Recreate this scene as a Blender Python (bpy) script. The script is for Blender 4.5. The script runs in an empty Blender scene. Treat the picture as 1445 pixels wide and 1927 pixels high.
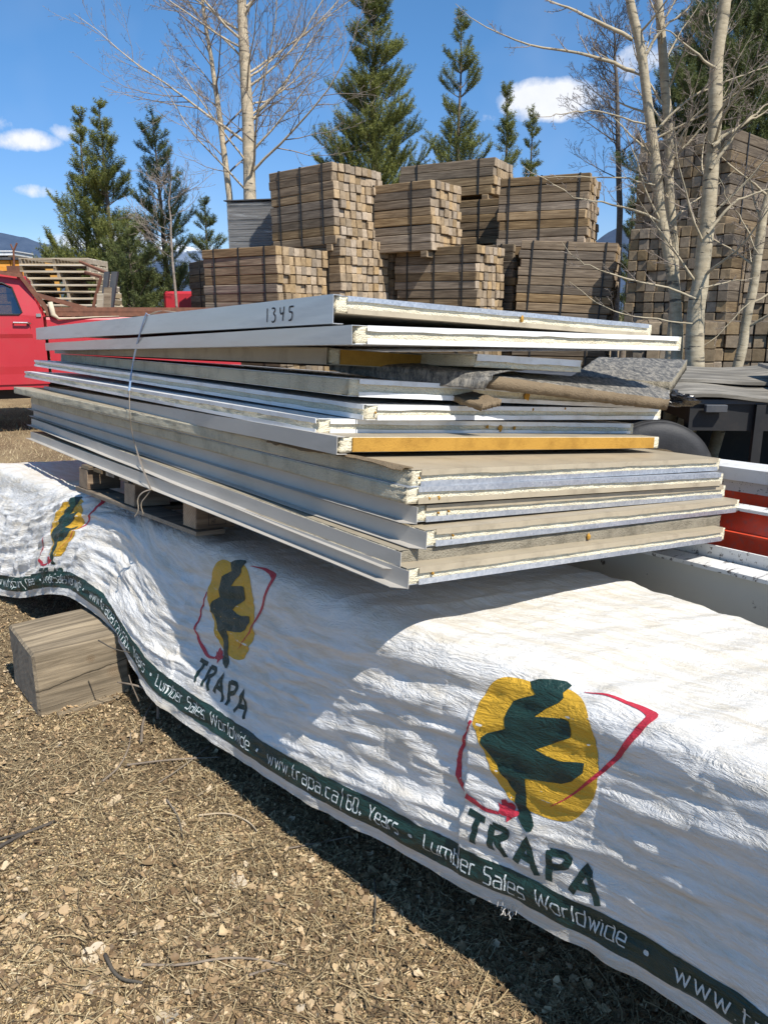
import bpy, bmesh, math, random
import numpy as np
from mathutils import Vector, Matrix
R = math.radians
sc = bpy.context.scene
col = sc.collection
random.seed(7); rng = np.random.default_rng(7)

# ---------------------------------------------------------------- camera, sky, sun, exposure
FPX, HOR, CZ = 1450.0, 590.0, 1.5
PITCH = math.atan((963.5-HOR)/FPX)
cam_d = bpy.data.cameras.new('camera'); cam = bpy.data.objects.new('camera', cam_d); col.objects.link(cam)
cam.location = (0, 0, CZ); cam.rotation_euler = (math.pi/2-PITCH, 0, 0)
cam_d.sensor_fit = 'VERTICAL'; cam_d.sensor_height = 36; cam_d.lens = FPX/1927*36
cam_d.clip_start = .05; cam_d.clip_end = 20000
sc.camera = cam
SUN_AZ, SUN_EL = R(-53), R(51)
SUN = Vector((math.cos(SUN_AZ)*math.cos(SUN_EL), math.sin(SUN_AZ)*math.cos(SUN_EL), math.sin(SUN_EL)))
sd = bpy.data.lights.new('sun', 'SUN'); sd.energy = 5.0; sd.angle = R(.53); sd.color = (1, .955, .88)
so = bpy.data.objects.new('sun', sd); col.objects.link(so); so.rotation_euler = SUN.to_track_quat('Z', 'Y').to_euler()
w = bpy.data.worlds.new('World'); sc.world = w; w.use_nodes = True
nt = w.node_tree; nt.nodes.clear(); N = nt.nodes.new; Lk = nt.links.new
sky = N('ShaderNodeTexSky'); sky.sky_type = 'NISHITA'; sky.sun_disc = False; sky.sun_elevation = SUN_EL
sky.sun_rotation = math.atan2(SUN.x, SUN.y); sky.air_density = 1.0; sky.dust_density = 0.0; sky.ozone_density = 1.6
hs = N('ShaderNodeHueSaturation'); hs.inputs['Saturation'].default_value = 1.04; hs.inputs['Value'].default_value = 1.0
tc = N('ShaderNodeTexCoord'); sz = N('ShaderNodeSeparateXYZ'); Lk(tc.outputs['Generated'], sz.inputs[0])
gr = N('ShaderNodeValToRGB'); Lk(sz.outputs[2], gr.inputs[0]); ge = gr.color_ramp.elements
ge[0].position = 0.0; ge[0].color = (.66, .74, .86, 1); ge[1].position = .62; ge[1].color = (.66, .93, 1.0, 1)
e_ = ge.new(.10); e_.color = (.52, .68, .93, 1); e_ = ge.new(.28); e_.color = (.53, .79, 1.0, 1)
gm = N('ShaderNodeMix'); gm.data_type = 'RGBA'; gm.blend_type = 'MULTIPLY'; gm.inputs['Factor'].default_value = 1
Lk(sky.outputs[0], gm.inputs['A']); Lk(gr.outputs[0], gm.inputs['B']); gn = N('ShaderNodeMix'); gn.data_type = 'RGBA'; gn.blend_type = 'MULTIPLY'; gn.inputs['Factor'].default_value = 1; gn.inputs['B'].default_value = (1.34, 1.31, 1.33, 1); gn.clamp_result = False
Lk(gm.outputs['Result'], gn.inputs['A']); Lk(gn.outputs['Result'], hs.inputs['Color'])
def vm(op, a, b=None):
    n = N('ShaderNodeVectorMath'); n.operation = op
    for i, q in enumerate((a, b)):
        if q is None: continue
        if hasattr(q, 'links'): Lk(q, n.inputs[i])
        else: n.inputs[i].default_value = q
    return n
def mm(op, a, b=None, c=None, clamp=False):
    n = N('ShaderNodeMath'); n.operation = op; n.use_clamp = clamp
    for i, q in enumerate((a, b, c)):
        if q is None: continue
        if hasattr(q, 'links'): Lk(q, n.inputs[i])
        else: n.inputs[i].default_value = q
    return n.outputs[0]
def direction(u, v):
    d = Vector(((u-722.5)/FPX, math.cos(PITCH)+(963.5-v)/FPX*math.sin(PITCH), -math.sin(PITCH)+(963.5-v)/FPX*math.cos(PITCH)))
    return d.normalized()
# clouds are puffs at fixed directions of the sky; each (pixel centre, half width, half height in radians, strength)
cn = N('ShaderNodeTexNoise'); cn.inputs['Scale'].default_value = 26; cn.inputs['Detail'].default_value = 9; cn.inputs['Roughness'].default_value = .62
Lk(tc.outputs['Generated'], cn.inputs['Vector'])
cn2 = N('ShaderNodeTexNoise'); cn2.inputs['Scale'].default_value = 7; cn2.inputs['Detail'].default_value = 3
Lk(tc.outputs['Generated'], cn2.inputs['Vector'])
acc = None
for (u, v, hw, hh, st) in [(1035, 187, .062, .024, 1.25), (1005, 196, .040, .020, .9), (1220, 112, .040, .020, .8), (1200, 135, .03, .012, .4), (55, 262, .036, .013, .85), (15, 265, .03, .011, .7), (122, 247, .024, .011, .6), (70, 360, .036, .009, .55),
                           (225, 462, .10, .022, .8), (330, 480, .07, .02, .7), (545, 235, .06, .02, .28), (905, 224, .022, .009, .5), (990, 265, .045, .012, .3), (-300, 200, .2, .03, .7), (1750, 260, .2, .05, .8)]:
    d = direction(u, v); right = Vector((d.y, -d.x, 0)).normalized(); up = right.cross(d)
    df = vm('SUBTRACT', tc.outputs['Generated'], tuple(d)).outputs[0]
    x = vm('DOT_PRODUCT', df, tuple(right)).outputs['Value']; y = vm('DOT_PRODUCT', df, tuple(up)).outputs['Value']
    x = mm('DIVIDE', x, hw*.84); y = mm('DIVIDE', y, hh*.84)
    r2 = mm('ADD', mm('MULTIPLY', x, x), mm('MULTIPLY', y, y))
    g = mm('MULTIPLY', mm('SUBTRACT', 1.0, mm('MULTIPLY', r2, .55), clamp=True), st)
    acc = g if acc is None else mm('MAXIMUM', acc, g)
dens = mm('MULTIPLY', mm('ADD', mm('SUBTRACT', acc, .36), mm('MULTIPLY', mm('SUBTRACT', cn.outputs['Fac'], .5), 1.5)), 1.9, clamp=True)
dens = mm('MULTIPLY', dens, mm('MULTIPLY', acc, 3.0, clamp=True))
wisp = mm('MULTIPLY', mm('SUBTRACT', cn2.outputs['Fac'], .50, clamp=True), .35)
dens = mm('MAXIMUM', dens, wisp)
cc = N('ShaderNodeMix'); cc.data_type = 'RGBA'
ccol = N('ShaderNodeMix'); ccol.data_type = 'RGBA'; ccol.inputs['A'].default_value = (7.2, 7.8, 8.9, 1); ccol.inputs['B'].default_value = (10.2, 10.2, 10.5, 1)
Lk(cn.outputs['Fac'], ccol.inputs['Factor'])
Lk(dens, cc.inputs['Factor']); Lk(hs.outputs[0], cc.inputs['A']); Lk(ccol.outputs['Result'], cc.inputs['B'])
bg = N('ShaderNodeBackground'); bg.inputs['Strength'].default_value = .086; Lk(cc.outputs['Result'], bg.inputs['Color'])
wo = N('ShaderNodeOutputWorld'); Lk(bg.outputs[0], wo.inputs['Surface'])
sc.view_settings.view_transform = 'Standard'; sc.view_settings.look = 'None'; sc.view_settings.gamma = 1; sc.view_settings.exposure = 0.32
sc.cycles.max_bounces = 6; sc.cycles.diffuse_bounces = 3; sc.cycles.glossy_bounces = 3; sc.cycles.transparent_max_bounces = 8

# ---------------------------------------------------------------- helpers
def at(u, v, y):
    d = Vector(((u-722.5)/FPX, math.cos(PITCH)+(963.5-v)/FPX*math.sin(PITCH), -math.sin(PITCH)+(963.5-v)/FPX*math.cos(PITCH)))
    return Vector((0, 0, CZ)) + d*(y/d.y)
def tag(o, label=None, cat=None, group=None, kind=None):
    if label: o['label'] = label
    if cat: o['category'] = cat
    if group: o['group'] = group
    if kind: o['kind'] = kind
    return o
def empty(name, loc=(0, 0, 0), rz=0, label=None, cat=None, group=None):
    o = bpy.data.objects.new(name, None); col.objects.link(o); o.location = loc; o.rotation_euler = (0, 0, rz)
    o.empty_display_size = .1
    return tag(o, label, cat, group)
def mesh_obj(name, verts, faces, m, parent=None, smooth=False, mats=None, fmat=None):
    me = bpy.data.meshes.new(name)
    if isinstance(verts, np.ndarray) and isinstance(faces, np.ndarray):
        nv, nf, k = len(verts), len(faces), faces.shape[1]
        me.vertices.add(nv); me.vertices.foreach_set('co', verts.astype(np.float32).ravel())
        me.loops.add(nf*k); me.loops.foreach_set('vertex_index', faces.astype(np.int32).ravel())
        me.polygons.add(nf); me.polygons.foreach_set('loop_start', np.arange(0, nf*k, k, dtype=np.int32))
        me.polygons.foreach_set('loop_total', np.full(nf, k, dtype=np.int32)); me.update(calc_edges=True)
    else:
        me.from_pydata([tuple(v) for v in verts], [], [tuple(int(i) for i in f) for f in faces]); me.update()
    for q in (mats or [m]): me.materials.append(q)
    if fmat is not None: me.polygons.foreach_set('material_index', np.asarray(fmat, dtype=np.int32))
    if smooth: me.polygons.foreach_set('use_smooth', np.ones(len(me.polygons), dtype=bool))
    o = bpy.data.objects.new(name, me); col.objects.link(o)
    if parent is not None: o.parent = parent
    return o
class MB:
    """collects boxes, tubes and sheets that belong to ONE mesh"""
    def __init__(s): s.v = []; s.f = []
    def add(s, vs, fs):
        o = len(s.v); s.v += [tuple(q) for q in vs]; s.f += [tuple(i+o for i in f) for f in fs]; return s
    def box(s, x0, x1, y0, y1, z0, z1, M=None, bev=0, jit=0):
        if bev:
            b = min(bev, (x1-x0)*.45, (y1-y0)*.45, (z1-z0)*.45); vs = []; idx = {}
            for ix, X in enumerate((x0, x1)):
                for iy, Y in enumerate((y0, y1)):
                    for iz, Z in enumerate((z0, z1)):
                        sx, sy, sz = (1, -1)[ix], (1, -1)[iy], (1, -1)[iz]
                        for a in range(3):
                            p = [X+sx*b, Y+sy*b, Z+sz*b]; p[a] = (X, Y, Z)[a]
                            idx[(ix, iy, iz, a)] = len(vs); vs.append(p)
            fs = []
            def q(keys, outward):
                pts = [Vector(vs[idx[k]]) for k in keys]; n = (pts[1]-pts[0]).cross(pts[2]-pts[0])
                k2 = [idx[k] for k in keys]
                fs.append(tuple(k2 if n.dot(Vector(outward)) > 0 else k2[::-1]))
            S = (-1, 1)
            for i in (0, 1):
                q([(i, 0, 0, 0), (i, 1, 0, 0), (i, 1, 1, 0), (i, 0, 1, 0)], (S[i], 0, 0))
                q([(0, i, 0, 1), (1, i, 0, 1), (1, i, 1, 1), (0, i, 1, 1)], (0, S[i], 0))
                q([(0, 0, i, 2), (1, 0, i, 2), (1, 1, i, 2), (0, 1, i, 2)], (0, 0, S[i]))
            for i in (0, 1):
                for j in (0, 1):
                    q([(i, j, 0, 0), (i, j, 1, 0), (i, j, 1, 1), (i, j, 0, 1)], (S[i], S[j], 0))
                    q([(i, 0, j, 0), (i, 1, j, 0), (i, 1, j, 2), (i, 0, j, 2)], (S[i], 0, S[j]))
                    q([(0, i, j, 1), (1, i, j, 1), (1, i, j, 2), (0, i, j, 2)], (0, S[i], S[j]))
                    for k in (0, 1): q([(i, j, k, 0), (i, j, k, 1), (i, j, k, 2)], (S[i], S[j], S[k]))
        else:
            vs = [(x, y, z) for x in (x0, x1) for y in (y0, y1) for z in (z0, z1)]
            fs = [(0, 1, 3, 2), (4, 6, 7, 5), (0, 4, 5, 1), (2, 3, 7, 6), (0, 2, 6, 4), (1, 5, 7, 3)]
        if jit: vs = [tuple(c+random.uniform(-jit, jit) for c in p) for p in vs]
        if M is not None: vs = [tuple(M @ Vector(p)) for p in vs]
        return s.add(vs, fs)
    def tube(s, pts, rad, n=8, cap=True):
        pts = [Vector(p) for p in pts]
        if not hasattr(rad, '__len__'): rad = [rad]*len(pts)
        vs = []; fs = []; prev = None
        for i, p in enumerate(pts):
            t = (pts[min(i+1, len(pts)-1)]-pts[max(i-1, 0)]).normalized()
            if prev is None: u = t.orthogonal().normalized()
            else:
                u = prev-t*prev.dot(t)
                u = u.normalized() if u.length > 1e-6 else t.orthogonal().normalized()
            prev = u; v = t.cross(u)
            for k in range(n):
                a = 2*math.pi*k/n; vs.append(p+(u*math.cos(a)+v*math.sin(a))*rad[i])
        for i in range(len(pts)-1):
            for k in range(n): fs.append((i*n+k, i*n+(k+1) % n, (i+1)*n+(k+1) % n, (i+1)*n+k))
        if cap: fs.append(tuple(range(n-1, -1, -1))); fs.append(tuple(range((len(pts)-1)*n, len(pts)*n)))
        return s.add(vs, fs)
    def prism(s, poly, axis, a, b, M=None):
        """extrude a 2D polygon along an axis: axis x -> poly is (y,z); y -> (x,z); z -> (x,y)"""
        def P(q, t): return {'x': (t, q[0], q[1]), 'y': (q[0], t, q[1]), 'z': (q[0], q[1], t)}[axis]
        n = len(poly); vs = [P(q, a) for q in poly]+[P(q, b) for q in poly]
        fs = [tuple(range(n)), tuple(range(2*n-1, n-1, -1))]+[(i, n+i, n+(i+1) % n, (i+1) % n) for i in range(n)]
        if M is not None: vs = [tuple(M @ Vector(p)) for p in vs]
        return s.add(vs, fs)
    def build(s, name, m, parent=None, smooth=False, fix=False):
        o = mesh_obj(name, s.v, s.f, m, parent, smooth)
        if fix:
            bm = bmesh.new(); bm.from_mesh(o.data); bmesh.ops.recalc_face_normals(bm, faces=bm.faces); bm.to_mesh(o.data); bm.free()
        return o

# ---------------------------------------------------------------- materials
def nodes_of(name):
    m = bpy.data.materials.new(name); m.use_nodes = True; t = m.node_tree; t.nodes.clear()
    o = t.nodes.new('ShaderNodeOutputMaterial'); p = t.nodes.new('ShaderNodeBsdfPrincipled'); t.links.new(p.outputs[0], o.inputs[0])
    return m, t, p
def tex(t, kind, vec, **kw):
    n = t.nodes.new('ShaderNodeTex'+kind)
    for k, v in kw.items():
        if k in n.inputs: n.inputs[k].default_value = v
        else: setattr(n, k, v)
    if vec is not None: t.links.new(vec, n.inputs['Vector'])
    return n
def ramp(t, fac, stops, interp='LINEAR'):
    n = t.nodes.new('ShaderNodeValToRGB'); n.color_ramp.interpolation = interp; e = n.color_ramp.elements
    while len(e) < len(stops): e.new(.5)
    for i, (p, c) in enumerate(stops):
        e[i].position = p; e[i].color = (*c, 1) if len(c) == 3 else c
    t.links.new(fac, n.inputs[0]); return n.outputs[0]
def mix(t, f, a, b, mode='MIX'):
    n = t.nodes.new('ShaderNodeMix'); n.data_type = 'RGBA'; n.blend_type = mode
    for k, q in (('Factor', f), ('A', a), ('B', b)):
        if hasattr(q, 'links'): t.links.new(q, n.inputs[k])
        elif k == 'Factor': n.inputs[k].default_value = q
        else: n.inputs[k].default_value = (*q, 1)
    return n.outputs['Result']
def mth(t, op, a, b=None, clamp=False):
    n = t.nodes.new('ShaderNodeMath'); n.operation = op; n.use_clamp = clamp
    for i, q in enumerate((a, b)):
        if q is None: continue
        if hasattr(q, 'links'): t.links.new(q, n.inputs[i])
        else: n.inputs[i].default_value = q
    return n.outputs[0]
def coords(t, scale=(1, 1, 1), rot=(0, 0, 0), obj=True, loc=None):
    c = t.nodes.new('ShaderNodeTexCoord'); m = t.nodes.new('ShaderNodeMapping')
    m.inputs['Scale'].default_value = scale; m.inputs['Rotation'].default_value = rot
    t.links.new(c.outputs['Object' if obj else 'Generated'], m.inputs['Vector'])
    if loc is not None: t.links.new(loc, m.inputs['Location'])
    return m.outputs[0]
def bump(t, p, h, st=.3, dist=.01, nrm=None):
    b = t.nodes.new('ShaderNodeBump'); b.inputs['Strength'].default_value = st; b.inputs['Distance'].default_value = dist
    t.links.new(h, b.inputs['Height'])
    if nrm is not None: t.links.new(nrm, b.inputs['Normal'])
    t.links.new(b.outputs[0], p.inputs['Normal']); return b.outputs[0]
def plain(name, c, rough=.5, metal=0, var=.15, scale=8, bst=.15, bsc=60, dirt=None, dirt_amt=.5, dirt_sc=5, spec=.5, stretch=(1, 1, 1), bdist=.003):
    """a solid colour broken up by fine mottling, dirt patches and a small bump"""
    m, t, p = nodes_of(name); v = coords(t, stretch)
    n = tex(t, 'Noise', v, Scale=scale, Detail=6, Roughness=.6)
    dk = tuple(q*(1-var) for q in c); lt = tuple(min(1, q*(1+var)) for q in c)
    cc = ramp(t, n.outputs['Fac'], [(.3, dk), (.7, lt)])
    if dirt:
        n2 = tex(t, 'Noise', v, Scale=dirt_sc, Detail=9, Roughness=.7)
        f = ramp(t, n2.outputs['Fac'], [(.5, (0, 0, 0)), (.72, (dirt_amt,)*3)])
        cc = mix(t, f, cc, dirt)
    t.links.new(cc, p.inputs['Base Color'])
    n3 = tex(t, 'Noise', v, Scale=bsc, Detail=4)
    if bst: bump(t, p, n3.outputs['Fac'], bst, bdist)
    rr = t.nodes.new('ShaderNodeMapRange'); rr.inputs['To Min'].default_value = max(.03, rough-.08); rr.inputs['To Max'].default_value = min(1, rough+.1)
    t.links.new(n.outputs['Fac'], rr.inputs[0]); t.links.new(rr.outputs[0], p.inputs['Roughness'])
    p.inputs['Metallic'].default_value = metal; p.inputs['Specular IOR Level'].default_value = spec
    return m
def wood(name, c1, c2, dark=(.05, .035, .025), grain=(1.2, 22, 22), rough=.85, rnd=True, bst=.5, cracks=.5, stain=.3):
    """weathered timber, grain along local x; end faces get growth rings, each object its own tone"""
    m, t, p = nodes_of(name)
    oi = t.nodes.new('ShaderNodeObjectInfo'); cx = t.nodes.new('ShaderNodeCombineXYZ')
    k = mth(t, 'MULTIPLY', oi.outputs['Random'], 37.0)
    for i in range(3): t.links.new(k, cx.inputs[i])
    off = cx.outputs[0]
    v = coords(t, grain, loc=off); n = tex(t, 'Noise', v, Scale=2.2, Detail=8, Roughness=.65, Distortion=.4)
    c = ramp(t, n.outputs['Fac'], [(.25, tuple(q*.62 for q in c1)), (.45, c1), (.68, c2)])
    v2 = coords(t, (.8, 2.5, 2.5), loc=off); n2 = tex(t, 'Noise', v2, Scale=2.5, Detail=5)
    f = ramp(t, n2.outputs['Fac'], [(.45, (0, 0, 0)), (.75, (stain,)*3)])
    c = mix(t, f, c, dark)
    v3 = coords(t, (.5, 34, 34), loc=off); n3 = tex(t, 'Noise', v3, Scale=1.5, Detail=3)
    cr = ramp(t, n3.outputs['Fac'], [(.30, (cracks,)*3), (.36, (0, 0, 0))])
    c = mix(t, cr, c, dark)
    # end grain
    ge = t.nodes.new('ShaderNodeNewGeometry'); tr = t.nodes.new('ShaderNodeVectorTransform'); tr.vector_type = 'NORMAL'; tr.convert_from = 'WORLD'; tr.convert_to = 'OBJECT'
    t.links.new(ge.outputs['Normal'], tr.inputs[0]); sx = t.nodes.new('ShaderNodeSeparateXYZ'); t.links.new(tr.outputs[0], sx.inputs[0])
    endf = mth(t, 'GREATER_THAN', mth(t, 'ABSOLUTE', sx.outputs[0]), .8)
    v4 = coords(t, (0, 1, 1), loc=off); wv = tex(t, 'Wave', v4, Scale=34, Distortion=3, Detail=2); wv.wave_type = 'RINGS'
    n5 = tex(t, 'Noise', coords(t, (1, 1, 1), loc=off), Scale=18, Detail=6)
    ec = mix(t, wv.outputs['Fac'], tuple(min(1, q*1.30) for q in c2), tuple(q*1.02 for q in c2)); ec = mix(t, ramp(t, n5.outputs['Fac'], [(.4, (0, 0, 0)), (.75, (.6, .6, .6))]), ec, c1)
    c = mix(t, endf, c, ec)
    if rnd:
        h = t.nodes.new('ShaderNodeHueSaturation'); t.links.new(c, h.inputs['Color'])
        mr = t.nodes.new('ShaderNodeMapRange'); mr.inputs['To Min'].default_value = .62; mr.inputs['To Max'].default_value = 1.18; t.links.new(oi.outputs['Random'], mr.inputs[0])
        r2 = mth(t, 'FRACT', mth(t, 'MULTIPLY', oi.outputs['Random'], 7.31)); mr2 = t.nodes.new('ShaderNodeMapRange'); mr2.inputs['To Min'].default_value = .68; mr2.inputs['To Max'].default_value = 1.12; t.links.new(r2, mr2.inputs[0])
        t.links.new(mr.outputs[0], h.inputs['Value']); t.links.new(mr2.outputs[0], h.inputs['Saturation']); c = h.outputs[0]
    t.links.new(c, p.inputs['Base Color']); p.inputs['Roughness'].default_value = rough; p.inputs['Specular IOR Level'].default_value = .25
    hgt = mth(t, 'SUBTRACT', n.outputs['Fac'], mth(t, 'MULTIPLY', cr, .8))
    bump(t, p, hgt, bst, .004); return m
def block_wood():
    m = wood('timber_block', (.21, .165, .11), (.44, .35, .235), (.06, .05, .038), grain=(1.0, 19, 19), rnd=False, bst=1.0, cracks=.9, stain=.5)
    t = m.node_tree; p = [n for n in t.nodes if n.type == 'BSDF_PRINCIPLED'][0]; src = p.inputs['Base Color'].links[0].from_socket; c = src
    for pos, rad in (((.30, 0, .115), .022), ((.315, 0, .20), .014), ((.21, 0, .19), .012)):      # knots
        co = t.nodes.new('ShaderNodeTexCoord'); mp_ = t.nodes.new('ShaderNodeMapping'); mp_.inputs['Location'].default_value = tuple(-q for q in pos); mp_.inputs['Scale'].default_value = (1, .3, 1)
        t.links.new(co.outputs['Object'], mp_.inputs[0]); ln = t.nodes.new('ShaderNodeVectorMath'); ln.operation = 'LENGTH'; t.links.new(mp_.outputs[0], ln.inputs[0])
        nz = tex(t, 'Noise', co.outputs['Object'], Scale=30, Detail=3); d = mth(t, 'ADD', ln.outputs['Value'], mth(t, 'MULTIPLY', mth(t, 'SUBTRACT', nz.outputs['Fac'], .5), .012))
        ring = mth(t, 'MULTIPLY', mth(t, 'ADD', mth(t, 'SINE', mth(t, 'MULTIPLY', d, 900)), 1.3), .3); k = ramp(t, mth(t, 'DIVIDE', d, rad*2), [(.0, (1, 1, 1)), (.45, (.75, .75, .75)), (.9, (0, 0, 0))])
        c = mix(t, mth(t, 'MULTIPLY', k, ring), c, (.13, .075, .035))
    # one long drying crack
    sx = t.nodes.new('ShaderNodeSeparateXYZ'); co = t.nodes.new('ShaderNodeTexCoord'); t.links.new(co.outputs['Object'], sx.inputs[0]); nz = tex(t, 'Noise', co.outputs['Object'], Scale=7, Detail=5)
    ln = mth(t, 'ABSOLUTE', mth(t, 'SUBTRACT', mth(t, 'ADD', sx.outputs[2], mth(t, 'MULTIPLY', nz.outputs['Fac'], .05)), mth(t, 'ADD', .135, mth(t, 'MULTIPLY', sx.outputs[0], .12))))
    cf = ramp(t, ln, [(.0015, (1, 1, 1)), (.004, (0, 0, 0))]); c = mix(t, cf, c, (.02, .015, .01)); t.links.new(c, p.inputs['Base Color']); return m
M = {}
M['beam'] = wood('weathered_beam', (.205, .140, .080), (.40, .290, .172), (.07, .05, .035))
M['pallet_brown'] = wood('brown_pallet_board', (.20, .115, .05), (.40, .25, .115), (.08, .05, .03), grain=(1, 16, 16))
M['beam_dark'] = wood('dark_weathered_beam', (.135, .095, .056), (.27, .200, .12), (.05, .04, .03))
M['pallet'] = wood('pallet_board', (.22, .16, .10), (.38, .30, .20), (.07, .05, .04), grain=(1, 16, 16))
M['pallet_new'] = wood('fresh_pallet_board', (.55, .44, .30), (.75, .65, .48), (.2, .14, .1), stain=.15, cracks=.2)
M['block'] = block_wood()
M['orange_wood'] = wood('orange_lumber', (.75, .33, .08), (.85, .45, .15), (.3, .15, .05), stain=.1, cracks=.1)
M['tan'] = plain('tan_painted_steel', (.40, .335, .235), .42, var=.06, scale=6, dirt=(.20, .16, .11), dirt_amt=.65, dirt_sc=9, bst=.05)
M['tan_dirty'] = plain('dusty_tan_steel', (.34, .29, .21), .55, var=.1, dirt=(.14, .115, .08), dirt_amt=.7, dirt_sc=7)
M['whitem'] = plain('white_painted_steel', (.78, .78, .77), .35, var=.03, dirt=(.36, .31, .24), dirt_amt=.5, dirt_sc=9, bst=.04)
M['alu'] = plain('dull_aluminium', (.68, .66, .63), .42, metal=.8, var=.12, scale=5, dirt=(.36, .35, .34), dirt_amt=.5, dirt_sc=4, stretch=(1, .25, 3), bst=.06, bsc=30)
M['alu_dusty'] = plain('dusty_aluminium', (.56, .52, .46), .55, metal=.25, var=.10, scale=4, dirt=(.38, .34, .28), dirt_amt=.6, dirt_sc=5, stretch=(1, .4, 2), bst=.08)
def galv():
    m, t, p = nodes_of('galvanised_steel'); v = coords(t)
    vo = tex(t, 'Voronoi', v, Scale=160); c = ramp(t, vo.outputs['Color'], [(0, (.42, .45, .50)), (1, (.70, .71, .73))])
    n = tex(t, 'Noise', v, Scale=5, Detail=5); f = ramp(t, n.outputs['Fac'], [(.5, (0, 0, 0)), (.75, (.5, .5, .5))]); c = mix(t, f, c, (.33, .35, .39))
    t.links.new(c, p.inputs['Base Color']); p.inputs['Metallic'].default_value = .7; p.inputs['Roughness'].default_value = .42; return m
M['grey_board'] = wood('grey_sheet_board', (.16, .145, .12), (.34, .31, .26), (.12, .11, .10), grain=(1, 6, 6), rnd=False, bst=.3)
M['galv'] = galv()
def foam(name, c, dirt, amt, st=.8):
    m, t, p = nodes_of(name); v = coords(t)
    n = tex(t, 'Noise', v, Scale=7, Detail=10, Roughness=.75); n2 = tex(t, 'Noise', v, Scale=170, Detail=4, Roughness=.7); vo = tex(t, 'Voronoi', v, Scale=260)
    f = ramp(t, n.outputs['Fac'], [(.48, (0, 0, 0)), (.70, (amt,)*3)]); cc = mix(t, f, c, dirt)
    f2 = ramp(t, n2.outputs['Fac'], [(.30, (.55, .55, .55)), (.42, (0, 0, 0))]); cc = mix(t, f2, cc, tuple(a*.6+b*.25 for a, b in zip(dirt, c)))
    t.links.new(cc, p.inputs['Base Color']); p.inputs['Roughness'].default_value = .95; p.inputs['Specular IOR Level'].default_value = .1
    h = mth(t, 'ADD', mth(t, 'MULTIPLY', vo.outputs['Distance'], .5), n2.outputs['Fac']); bump(t, p, h, st, .006); return m
M['foam'] = foam('cream_foam', (.80, .73, .55), (.42, .33, .19), .5)
M['foam_side'] = foam('aged_foam', (.64, .57, .42), (.28, .24, .16), .75)
M['foam_dirty'] = foam('dirty_foam', (.30, .265, .20), (.10, .085, .06), .85)
M['amber'] = foam('amber_glued_foam', (.46, .25, .05), (.24, .12, .025), .75, .25)
M['fibre'] = foam('brown_fibreboard', (.22, .165, .105), (.10, .075, .05), .6, .55)
def felt():
    m, t, p = nodes_of('weathered_roofing_felt'); v = coords(t, (3, 1, 1))
    n = tex(t, 'Noise', v, Scale=26, Detail=9, Roughness=.8, Distortion=.5)
    c = ramp(t, n.outputs['Fac'], [(.38, (.05, .048, .046)), (.48, (.12, .115, .105)), (.56, (.26, .235, .195)), (.70, (.38, .35, .30))])
    t.links.new(c, p.inputs['Base Color']); p.inputs['Roughness'].default_value = .6; bump(t, p, n.outputs['Fac'], .4, .004); return m
M['felt'] = felt()
M['strap_black'] = plain('black_steel_strap', (.02, .02, .02), .5, bst=0)
M['strap_blue'] = plain('pale_blue_plastic_strap', (.30, .42, .60), .35, bst=0)
M['strap_brown'] = plain('aged_plastic_strap', (.33, .26, .18), .45, bst=0)
M['ink'] = plain('black_ink', (.012, .012, .016), .6, bst=0)
M['rust'] = plain('rusty_steel', (.17, .07, .04), .8, var=.35, scale=20, dirt=(.08, .04, .03), dirt_amt=.8)
M['blackm'] = plain('black_painted_steel', (.014, .014, .015), .6, dirt=(.05, .04, .03), dirt_amt=.5)
M['dark_grey'] = plain('dark_grey_board', (.06, .065, .075), .7, dirt=(.14, .13, .12))
M['truck_red'] = plain('sun_faded_red_paint', (.46, .028, .038), .36, var=.07, scale=3, dirt=(.30, .05, .045), dirt_amt=.5, dirt_sc=3, bst=.02)
M['red_steel'] = plain('faded_red_steel_paint', (.72, .075, .03), .42, var=.12, scale=6, dirt=(.30, .14, .12), dirt_amt=.8, dirt_sc=14, stretch=(.6, 3, 3))
M['chrome'] = plain('dull_chrome', (.6, .6, .6), .2, metal=1, bst=0)
M['rubber'] = plain('tyre_rubber', (.022, .022, .024), .6, var=.3, scale=14, dirt=(.08, .075, .065), dirt_amt=.5, bst=.4, bsc=90)
def chipped(name, c, under, thr=.60, sc=16, stretch=(.5, 3, 3)):
    m, t, p = nodes_of(name); v = coords(t, stretch); n = tex(t, 'Noise', v, Scale=sc, Detail=10, Roughness=.75)
    n2 = tex(t, 'Noise', v, Scale=2.2, Detail=5); cc = ramp(t, n2.outputs['Fac'], [(.35, tuple(q*.86 for q in c)), (.65, c)])
    f = ramp(t, n.outputs['Fac'], [(thr, (0, 0, 0)), (thr+.03, (1, 1, 1))]); cc = mix(t, f, cc, under)
    t.links.new(cc, p.inputs['Base Color']); p.inputs['Roughness'].default_value = .5; bump(t, p, f, .5, .001); return m
M['white_steel'] = chipped('chipped_white_steel_paint', (.74, .72, .68), (.10, .085, .075), .56)
M['beige_steel'] = chipped('scuffed_beige_steel_paint', (.60, .575, .49), (.10, .09, .08), .61, 9, (1, 1, 1))
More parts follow.
